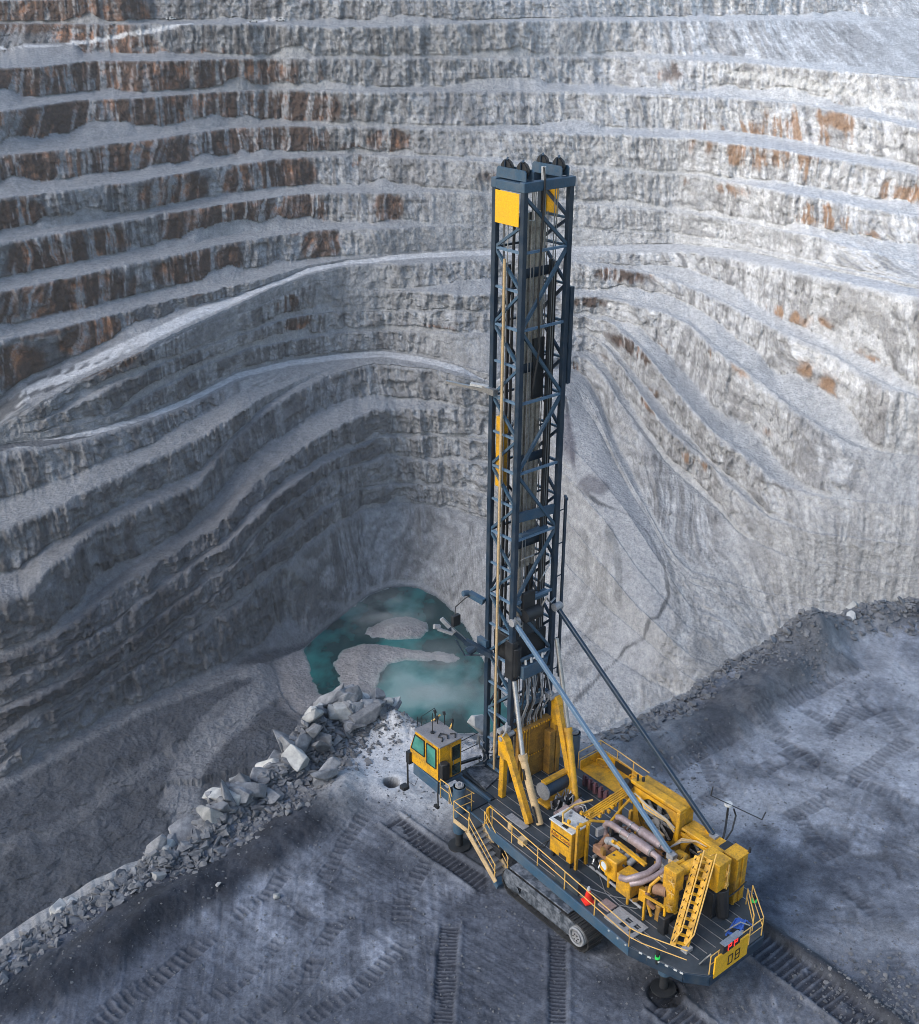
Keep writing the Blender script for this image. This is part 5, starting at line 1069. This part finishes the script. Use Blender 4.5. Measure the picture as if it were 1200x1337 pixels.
# ---- engine
en = empty('engine', (0, 0, 0), 0, rig)
P(MB().prism([(-7.9,2.6),(-10.9,2.6),(-10.9,3.6),(-10.6,3.8),(-8.0,3.8),(-7.9,3.6)], 'y', -1.35, .75), 'engine_block', 'black', en, bevel=.03)
P(MB().beam((-7.9,-1.4,3.7), (-9.6,-1.4,3.7), .35, .45).beam((-8.0,.7,3.8), (-10.6,.7,3.8), .3, .35), 'intake_manifold', 'copper', en, bevel=.04)
for k in range(6): P(MB().cyl((-8.1-.38*k,-1.25,3.9), (-8.1-.38*k,-.6,4.05), .17, 12).cyl((-8.1-.38*k,.25,4.0),(-8.1-.38*k,.6,3.9),.14,10), 'cylinder_head', 'copper' if k < 3 else 'grey', en, smooth=True)
for v in (-.62, .12):
    e = P(MB().tube([(-7.95, v, 3.9), (-7.75, v, 4.35), (-7.85, v, 4.72), (-8.15, v, 4.86), (-9.4, v, 4.86)], .16, 14), 'exhaust_pipe', 'pipe', en, smooth=True)
    P(MB().tube([(-9.4, v, 4.86), (-9.5, v, 4.86), (-10.8, v, 4.84), (-10.9, v, 4.84)], [.17,.25,.25,.16], 18), 'muffler', 'pipe', e, smooth=True)
    P(MB().ring((-8.9, v, 4.86), (1,0,0), .17, .03).ring((-9.45, v, 4.86), (1,0,0), .24, .025).ring((-10.85, v, 4.84), (1,0,0), .22, .025), 'pipe_clamp', 'steel', e)
P(MB().tube([(-10.9,-.62,4.84),(-11.3,-.62,4.8),(-11.55,-.9,4.7),(-11.5,-1.6,4.55),(-11.25,-2.1,4.45),(-10.9,-2.35,4.2),(-10.5,-2.3,4.0)], .16, 12), 'exhaust_pipe', 'pipe', en, smooth=True)
P(MB().tube([(-10.9,.12,4.84),(-11.7,.1,4.8),(-11.95,-.5,4.65),(-11.8,-1.4,4.45),(-11.5,-2.0,4.25),(-11.1,-2.3,4.05)], .15, 12), 'exhaust_pipe', 'pipe', en, smooth=True)
P(MB().tube([(-8.3,-.95,4.1),(-8.7,-.98,4.3),(-9.3,-1.0,4.3)], [.2,.2,.14], 12).cyl((-8.55,-.25,4.3),(-9.3,-.25,4.3),.16,12).ring((-8.5,-.97,4.2),(1,0,.3),.2,.05), 'turbocharger', 'grey', en, smooth=True)
P(MB().beam((-9.0,-1.0,4.45), (-11.0,-1.15,4.45), .2, .14).beam((-9.0,-.9,4.3),(-8.9,-1.25,4.6),.16), 'engine_rail', 'yellow', en, bevel=.01)
P(MB().span((-9.15,-2.0,3.1), (-9.9,-1.2,4.25)).span((-10.1,-2.2,2.9), (-11.0,-1.3,4.0)).span((-9.3,-1.95,2.4), (-9.45,-1.8,3.2)).span((-10.7,-2.1,2.4), (-10.85,-1.95,3.0)), 'pump_housing', 'yellow', en, bevel=.05)
hl = P(MB().cyl((-9.35,-2.0,3.85), (-9.3,-2.22,3.88), .27, 20).ring((-9.3,-2.23,3.88),(.1,-1,.1),.26,.035), 'air_inlet', 'yellow', en, smooth=True)
P(MB().cyl((-9.31,-2.2,3.88), (-9.3,-2.24,3.88), .22, 20), 'inlet_face', 'lens', hl)
P(MB().tube([(-11.4,.65,4.3),(-11.9,.62,4.35)], [.36,.36], 18).tube([(-11.9,.62,4.35),(-12.0,.62,4.35),(-12.1,.62,4.35)], [.36,.3,.12], 18), 'air_tank', 'yellow', en, smooth=True)
P(MB().span((-11.2,-.4,3.6), (-12.1,.35,4.35)).beam((-11.0,-.3,4.5),(-12.2,-.35,4.4),.3,.12), 'compressor', 'grey', en, bevel=.05)
s = MB()
for k in range(40):
    u, v = rr.uniform(-12.4,-7.8), rr.uniform(-1.9,1.3); z = rr.uniform(2.6,4.0); s.tube([(u, v, z), (u+rr.uniform(-.5,.5), v+rr.uniform(-.4,.4), z+rr.uniform(.0,.45)), (u+rr.uniform(-.7,.7), v+rr.uniform(-.5,.5), z+rr.uniform(-.4,.2))], rr.choice((.03,.045,.06)), 5)
P(s, 'engine_hose', 'black', en)
s = MB()
for k in range(30):
    u, v = rr.uniform(-12.4,-8.0), rr.uniform(-1.8,1.1); s.box((u, v, rr.uniform(3.0,4.2)), (rr.uniform(.08,.3), rr.uniform(.08,.3), rr.uniform(.08,.3)), Matrix.Rotation(rr.random(), 3, 'Z'))
P(s, 'engine_fitting', 'copper', en, bevel=.01)
s = MB()
for k in range(34):
    u, v = rr.uniform(-12.6,-8.2), rr.uniform(-1.9,1.3); s.box((u, v, rr.uniform(2.8,4.3)), (rr.uniform(.1,.35), rr.uniform(.1,.35), rr.uniform(.1,.4)), Matrix.Rotation(rr.random(), 3, 'Z'))
P(s, 'engine_bracket', 'ochre', en, bevel=.01)
for k in range(9):      # hard lines, elbows and brackets crowding the engine
    u = -8.0-.48*k; P(MB().tube([(u, 1.35, 2.7), (u-.1, 1.2, 3.6+.1*(k % 3)), (u-.2, .8, 4.1), (u-.25, .5, 4.0)], .06, 8), 'air_line', ('grey', 'yellow', 'black')[k % 3], en, smooth=True)
for k in range(7):
    u = -8.05-.42*k; P(MB().tube([(u, -1.5, 3.2), (u-.05, -1.7, 2.95), (u-.1, -1.55, 2.6)], .05, 6).cyl((u, -1.42, 3.25), (u, -1.62, 3.25), .1, 10), 'fuel_line', 'steel', en, smooth=True)
P(MB().tube([(-8.0,-1.75,2.75),(-9.2,-1.85,2.8),(-11.6,-1.95,2.7)], .07, 8).tube([(-8.0,-1.6,2.6),(-11.9,-1.8,2.6)], .05, 8), 'drain_pipe', 'grey', en, smooth=True)
for u, v, z, sx, sy, sz, mt in ((-11.5,-1.7,3.3,.5,.3,.7,'yellow'),(-12.0,-1.05,4.4,.35,.4,.3,'cream'),(-11.9,-.2,4.75,.5,.35,.25,'cream'),(-12.25,.9,3.6,.4,.6,1.0,'yellow'),(-11.0,1.05,3.7,.7,.35,.5,'grey'),(-9.9,1.0,4.4,.5,.4,.3,'cream'),(-10.4,.55,4.3,.6,.3,.35,'ochre'),(-7.75,-.9,4.3,.2,.5,.5,'grey'),(-7.7,.3,3.9,.25,.8,.9,'steel'),(-12.45,-1.7,2.9,.3,.3,.9,'ochre')):
    P(MB().box((u, v, z), (sx, sy, sz), Matrix.Rotation(rr.uniform(-.2,.2), 3, 'Z')), 'engine_casing', mt, en, bevel=.04)
P(MB().tube([(-12.3,-.9,5.1),(-12.5,-.3,5.25),(-12.2,.3,5.0),(-11.9,.55,4.7)], .1, 10).tube([(-12.1,-1.4,4.6),(-11.9,-1.8,4.2),(-12.0,-2.1,3.5),(-12.3,-2.05,2.8)], .08, 8), 'air_duct', 'yellow', en, smooth=True)
P(MB().beam((-12.0,-2.25,2.45),(-12.0,-2.25,3.9),.1).beam((-12.0,-2.25,3.9),(-13.1,-2.1,3.9),.1).beam((-13.1,-2.1,2.45),(-13.1,-2.1,3.9),.1), 'pipe_guard', 'yellow', en)
# ---- radiators with their round fan shrouds, open towards the engine
def radiator(u0, u1, v, z0_, z1_, th, fr, nm='radiator'):
    rd = empty(nm, (0, 0, 0), 0, rig); um = (u0+u1)/2; zm = z0_+(z1_-z0_)*.5; n = 28
    m_ = MB(); ring = [(um+math.cos(2*math.pi*k/n)*fr, zm+math.sin(2*math.pi*k/n)*fr) for k in range(n)]
    out = []
    for k in range(n):
        c, s_ = math.cos(2*math.pi*k/n), math.sin(2*math.pi*k/n); t_ = min(abs((u1-u0)/2/c) if abs(c) > 1e-6 else 9e9, (z1_-z0_)/2/abs(s_) if abs(s_) > 1e-6 else 9e9); out.append((um+c*t_, zm+s_*t_))
    vs = [(a_, v, b_) for a_, b_ in ring]+[(a_, v, b_) for a_, b_ in out]+[(a_, v+.35, b_) for a_, b_ in ring]
    m_.add(vs, [(k, (k+1) % n, (k+1) % n+n, k+n) for k in range(n)]+[(k, (k+1) % n, (k+1) % n+2*n, k+2*n) for k in range(n)])
    P(m_, 'fan_shroud', 'yellow', rd)
    P(MB().span((u0, v+.02, z1_), (u1, v+th, z1_+.12)).span((u0-.08, v, z0_), (u0, v+th, z1_+.12)).span((u1, v, z0_), (u1+.08, v+th, z1_+.12)).span((u0, v+th-.05, z0_), (u1, v+th, z1_)).span((u0-.1, v-.12, z1_-.25), (u1+.1, v-.003, z1_-.05)), 'radiator_case', 'yellow', rd, bevel=.02)
    P(MB().span((u0, v+.42, z0_+.02), (u1, v+th-.06, z1_-.02)), 'radiator_core', 'black', rd)
    f = MB()
    for k in range(8):
        a_ = k*math.pi/4; f.beam((um, v+.2, zm), (um+math.cos(a_)*fr*.92, v+.24, zm+math.sin(a_)*fr*.92), .28, .03, up=(0, 1, .4))
    f.cyl((um, v+.1, zm), (um, v+.34, zm), .2, 14); P(f, 'fan', 'grey', rd)
    g = MB()
    for k in range(5): g.ring((um, v-.01, zm), (0, 1, 0), fr*(.25+.18*k), .012, 28, 4)
    P(g, 'fan_guard', 'black', rd); return rd
radiator(-10.5,-7.55,1.75,2.9,5.75,.95,1.2)
radiator(-13.1,-10.72,1.75,2.7,4.85,.95,.9)
P(MB().span((-10.7,1.5,5.9), (-7.4,2.0,6.1)).span((-10.72,1.45,4.2),(-10.5,1.9,5.95)), 'header_tank', 'yellow', bevel=.03)
P(MB().cyl((-7.35,1.5,5.6), (-7.2,1.3,5.9), .28, 14).cyl((-7.7,1.7,6.1), (-7.7,1.7,6.45), .06, 8).cyl((-7.9,1.9,6.1), (-7.9,1.9,6.3), .08, 8), 'filler_neck', 'black', smooth=True)
P(MB().span((-13.2,1.6,4.97), (-10.75,1.95,5.12)), 'header_tank', 'yellow', bevel=.03)
for k in range(4): P(MB().tube([(-7.7-.12*k,1.55,5.4),(-8.6,1.45-.05*k,5.3-.06*k),(-9.9,1.5,5.15-.05*k),(-10.4,1.55,4.9-.1*k)], .04, 6), 'coolant_hose', 'rail' if k % 2 else 'grey', smooth=True)
for k in range(3): P(MB().tube([(-10.9,.6+.2*k,4.5),(-11.3,1.0,4.9+.1*k),(-11.8,1.5,5.0),(-12.3,1.7,4.9)], .045, 6), 'coolant_hose', 'cream' if k else 'grey', smooth=True)
P(MB().span((-8.1,.95,3.9), (-9.6,1.1,4.05)).span((-7.95,.9,2.5),(-8.1,1.1,4.8)).span((-9.6,.95,2.5),(-9.75,1.1,4.05)), 'engine_guard', 'yellow', bevel=.01)
# ---- rear: dust hopper box, vertical tank, slanting perforated ladder
P(MB().span((-12.9,.35,4.0), (-14.1,1.25,5.6)), 'filter_box', 'yellow', bevel=.03)
P(MB().tube([(-12.6,-.7,4.9),(-12.9,-.2,5.2),(-13.1,.4,5.3)], .28, 14), 'filter_duct', 'yellow', smooth=True)
s = MB()
for z in (4.9, 4.2, 3.4):
    for j in range(3): s.beam((-14.15,1.0,z), (-14.15+.06,1.0+.2*math.cos(j*2.09), z+.2*math.sin(j*2.09)), .06)
s.tube([(-14.15,1.0,3.0),(-14.15,1.0,5.4)], .035, 6).cyl((-14.2,1.0,4.9),(-14.1,1.0,4.9),.1,8).cyl((-14.2,1.0,4.2),(-14.1,1.0,4.2),.1,8); P(s, 'valve_wheel', 'rail', bevel=0)
P(MB().span((-13.3,1.75,2.45), (-14.05,2.6,5.15)).span((-13.25,1.7,5.15),(-14.1,2.65,5.25)).span((-14.12,1.75,2.5),(-14.05,1.85,5.1)).span((-14.12,2.15,2.5),(-14.05,2.25,5.1)), 'rear_cooler', 'yellow', bevel=.02)
P(MB().cyl((-14.1,2.6,5.25),(-14.1,2.6,5.5),.07,8).tube([(-14.2,1.2,3.4),(-14.25,1.8,3.5),(-14.2,2.5,3.6)],.04,6), 'cooler_bolt', 'black')
P(MB().cyl((-12.75,-1.25,3.1), (-12.75,-1.25,5.2), .34, 18).cyl((-12.75,-1.25,3.0),(-12.75,-1.25,3.1),.38,18).span((-12.35,-1.5,4.3),(-13.1,-.9,5.5)), 'dust_tank', 'yellow', smooth=False, bevel=.02)
P(MB().cyl((-12.0,-1.6,4.0), (-12.6,-1.4,4.1), .28, 16).tube([(-11.9,-2.0,3.9),(-12.1,-2.1,3.5),(-12.3,-1.9,3.2)], .12, 8), 'blower', 'copper', smooth=True)
s = MB()
for z, a_ in ((3.6,0),(4.4,.5),(5.0,.2)):
    for j in range(5): s.beam((-13.0,-1.62,z), (-13.0+.2*math.cos(a_+j*1.256), -1.66, z+.2*math.sin(a_+j*1.256)), .05, .03)
P(s, 'clamp_star', 'rail')
P(MB().span((-13.3,-2.0,2.42), (-13.8,-1.2,3.0)).span((-12.9,-2.3,2.42),(-13.3,-1.9,3.4)).cyl((-14.2,.9,2.4),(-13.9,.9,3.9),.3,12,.4).span((-13.4,.3,2.42),(-14.0,1.3,3.9)), 'dust_hopper', 'black', bevel=.03)
ld = empty('ladder', (0, 0, 0), 0, rig); a0, a1 = Vector((-14.5,-2.15,2.45)), Vector((-13.6,.25,5.75))
side = Vector((.42,-.2,.0))
for sgn in (0, 1):
    p, q = a0+side*sgn*1.25, a1+side*sgn*1.25; P(MB().beam(p, q, .07, .30, up=(1, .4, .6)), 'ladder_stringer', 'yellow', ld)
    s = MB(); n = 11; nrm = Vector((.9,.35,.55)).normalized()
    for k in range(n):
        c = p.lerp(q, (k+.5)/n); s.box(c+Vector((-.045 if sgn == 0 else .045, -.01, 0)), (.02,.14,.16), Matrix.Rotation(.35, 3, 'X'))
    P(s, 'stringer_hole', 'black', ld)
for k in range(11): 
    c = a0.lerp(a1, (k+.5)/11); P(MB().beam(c, c+side*1.25, .16, .05), 'rung', 'yellow', ld)
for sgn, hh in ((0,.75),(1,.6)):
    o = side*sgn*1.25+Vector((-.25,.1,.45)); P(MB().tube([a0+side*sgn*1.25+Vector((0,0,.2)), a0.lerp(a1,.1)+o, a1+o, a1+side*sgn*1.25+Vector((.1,.1,.1))], .035, 6), 'ladder_rail', 'rail', ld, smooth=True)
P(MB().span((-14.4,-2.35,2.41),(-14.75,-1.9,2.6)), 'ladder_foot', 'grey', ld)
# ---- right-hand tray and the row of oxide-red filters
ty = empty('side_tray', (0, 0, 0), 0, rig)
P(MB().span((-1.75,3.85,2.3), (-5.6,5.45,2.38)), 'tray_floor', 'yellow', ty); P(MB().span((-1.70,3.85,2.3),(-1.75,5.5,2.95)).span((-1.75,5.45,2.3),(-5.6,5.5,2.95)).span((-5.6,3.85,2.3),(-5.65,5.5,2.95)), 'tray_wall', 'yellow', ty)
P(MB().span((-2.9,5.40,2.45),(-4.1,5.44,2.9)), 'tray_gap', 'black', ty); P(MB().ring((-2.4,4.9,2.7),(.3,1,.4),.35,.04).ring((-4.6,5.1,2.8),(.3,1,.2),.3,.04), 'hose_coil', 'yellow', ty, smooth=True)
for k in range(6):
    u = -3.0-.42*k; f = P(MB().cyl((u, 2.95-.03*k, 2.5), (u, 2.95-.03*k, 3.0), .17, 14).cyl((u, 2.95-.03*k, 3.0), (u, 2.95-.03*k, 3.1), .1, 10), 'oil_filter', 'purple', smooth=True)
    P(MB().tube([(u, 2.95, 3.1), (u-.1, 2.7, 3.3), (u-.2, 2.6, 2.8)], .05, 6), 'filter_hose', 'purple', f)
# ---- deck bits
P(MB().span((-9.9,-3.15,2.41), (-10.6,-2.55,2.5)), 'deck_hatch', 'pipe', bevel=.01)
g = MB().span((-10.7,-3.55,2.42), (-12.4,-3.35,2.5)).span((-10.7,-2.65,2.42), (-12.4,-2.45,2.5))
for u in (-10.7,-11.25,-11.8,-12.3): g.span((u,-3.55,2.43), (u-.22,-2.45,2.49))
g.span((-10.7,-3.1,2.435),(-12.4,-2.95,2.485)).span((-10.7,-3.5,2.44),(-11.3,-2.5,2.48)); P(g, 'floor_grate', 'grey')
P(MB().tube([(-7.6,-2.9,2.45),(-8.8,-2.7,2.45),(-10,-2.2,2.46),(-10.8,-1.7,2.5),(-11.2,-1.3,2.6)], .025, 5).tube([(-8.5,-1.6,2.45),(-9.6,-2.3,2.45),(-10.6,-2.4,2.45),(-11.3,-2.0,2.5),(-11.5,-1.6,2.6)], .025, 5), 'deck_cable', 'steel')
P(MB().span((-12.6,-1.9,2.41),(-13.1,-1.0,3.1)).span((-11.2,-1.9,2.41),(-11.9,-1.5,2.7)), 'gearbox', 'black', bevel=.03)
# work-light mast at the right rear
lm = P(MB().tube([(-12.3,2.9,4.6),(-12.1,3.3,4.9),(-11.7,3.9,5.1),(-11.7,3.9,5.9)], .055, 6).tube([(-12.35,3.1,4.6),(-12.3,3.6,4.9),(-12.0,4.2,5.3),(-11.9,4.1,5.7)], .045, 6).beam((-10.9,3.5,6.2), (-13.3,4.5,5.7), .035).beam((-13.3,4.5,5.7),(-13.2,4.9,5.9),.05).beam((-10.9,3.5,6.2),(-10.9,3.6,6.7),.045), 'antenna_arm', 'black')
P(MB().cyl((-11.7,3.9,5.9), (-11.7,3.9,6.02), .2, 16), 'gps_dome', 'white', lm, smooth=True)
P(MB().cyl((-11.75,2.6,4.75),(-11.7,2.6,5.05),.2,12), 'beacon', 'yellow', smooth=True)
P(MB().span((-12.1,2.35,2.45), (-12.6,2.8,4.7)).span((-12.8,1.9,4.9),(-13.2,2.6,5.15)), 'stay_post', 'black', bevel=.02)
# ---- loose things on the deck: things of their own
def onrig(o, u, v, z, rz=0):
    p = rigw(u, v); o.location = (p[0], p[1], z); o.rotation_euler = (0, 0, rz); return o
cone = empty('traffic_cone'); tag(cone, 'red traffic cone with white tip standing on the deck edge behind the railing', 'traffic cone')
P(MB().box((0,0,.03), (.46,.46,.06)), 'cone_base', 'red', cone, bevel=.01); P(MB().tube([(0,0,.05),(0,0,.62)], [.2,.08], 20), 'cone_body', 'red', cone, smooth=True)
P(MB().tube([(0,0,.62),(0,0,.78)], [.082,.05], 20), 'cone_tip', 'white', cone, smooth=True)
onrig(cone, -9.45, -3.35, 2.42, .4); cone.scale = (1.15, 1.15, 1.15)
bt = empty('folding_frame'); tag(bt, 'blue folding metal frame lying on the deck at the rear corner behind the number plate', 'tool frame')
P(MB().tube([(-.6,-.3,.1),(.5,-.25,.25),(.6,.3,.3)], .05, 6).tube([(-.6,.2,.1),(.4,.25,.5),(.55,.6,.2)], .05, 6).beam((-.4,-.3,.12),(-.35,.25,.12),.09).beam((0,-.3,.18),(.05,.3,.3),.09).box((.3,0,.3),(.5,.35,.12)), 'frame_tube', 'blue', bt)
P(MB().tube([(-.5,-.4,.2),(.1,.1,.55),(.3,.5,.4)], .035, 6).box((-.2,.3,.3),(.2,.12,.06)), 'frame_link', 'steel', bt)
onrig(bt, -15.3, .55, 2.45, 1.0)
sv = MB().prism([(0,0),(.12,.1),(.1,.9),(.0,1.2),(-.1,.9),(-.12,.1)], 'y', -.03, .03); so = sv.build('metal_wedge', M['steel']); tag(so, 'pale pointed metal wedge propped on the rear left deck corner', 'metal wedge')
onrig(so, -15.5, -2.3, 2.42, .6); so.rotation_euler = (.5, 0, .6)
# ================================================================ AIR
hm = bpy.data.materials.new('haze_air'); hm.use_nodes = True; n = hm.node_tree; n.nodes.clear()
o_ = n.nodes.new('ShaderNodeOutputMaterial'); pv = n.nodes.new('ShaderNodeVolumePrincipled'); pv.inputs['Density'].default_value = .00010
pv.inputs['Color'].default_value = (.93, .95, 1.0, 1); pv.inputs['Anisotropy'].default_value = .2; n.links.new(pv.outputs[0], o_.inputs['Volume'])
hb = MB().span((-2400, -60, -246), (2400, 3400, 60)).build('haze', hm, flip=False); tag(hb, kind='stuff')

# drifting blast dust and vapour over the pool
sm = bpy.data.materials.new('drifting_vapour'); sm.use_nodes = True; n = sm.node_tree; n.nodes.clear(); L = n.links.new
o_ = n.nodes.new('ShaderNodeOutputMaterial'); pv = n.nodes.new('ShaderNodeVolumePrincipled'); pv.inputs['Color'].default_value = (.92, .97, 1, 1)
tc = n.nodes.new('ShaderNodeTexCoord'); ln = N(n, 'ShaderNodeVectorMath', operation='LENGTH'); L(tc.outputs['Object'], ln.inputs[0])
ns = N(n, 'ShaderNodeTexNoise', i_Scale=1.9, i_Detail=5.0, i_Roughness=.6); L(tc.outputs['Object'], ns.inputs['Vector'])
f1 = N(n, 'ShaderNodeMapRange', i_From_Min=1.0, i_From_Max=.15, i_To_Min=0.0, i_To_Max=1.0); L(ln.outputs['Value'], f1.inputs['Value'])
f2 = N(n, 'ShaderNodeMapRange', i_From_Min=.44, i_From_Max=.70, i_To_Min=0.0, i_To_Max=.065); L(ns.outputs['Fac'], f2.inputs['Value'])
mu = N(n, 'ShaderNodeMath', operation='MULTIPLY'); L(f1.outputs[0], mu.inputs[0]); L(f2.outputs[0], mu.inputs[1]); L(mu.outputs[0], pv.inputs['Density']); L(pv.outputs[0], o_.inputs['Volume'])
for (x, y, h, sx, sy, sz) in [(560, 895, 268, 34, 34, 13), (500, 800, 270, 26, 22, 9)]:
    p = np.array(unproj(np.array([x]), np.array([y]), CAMH-np.array([h]))).reshape(-1)
    bm = bmesh.new(); bmesh.ops.create_icosphere(bm, subdivisions=3, radius=1.0); me = bpy.data.meshes.new('vapour'); bm.to_mesh(me); bm.free(); me.materials.append(sm)
    o = bpy.data.objects.new('vapour', me); COL.objects.link(o); o.location = (p[0], p[1], CAMH-h); o.scale = (sx, sy, sz); tag(o, kind='stuff')
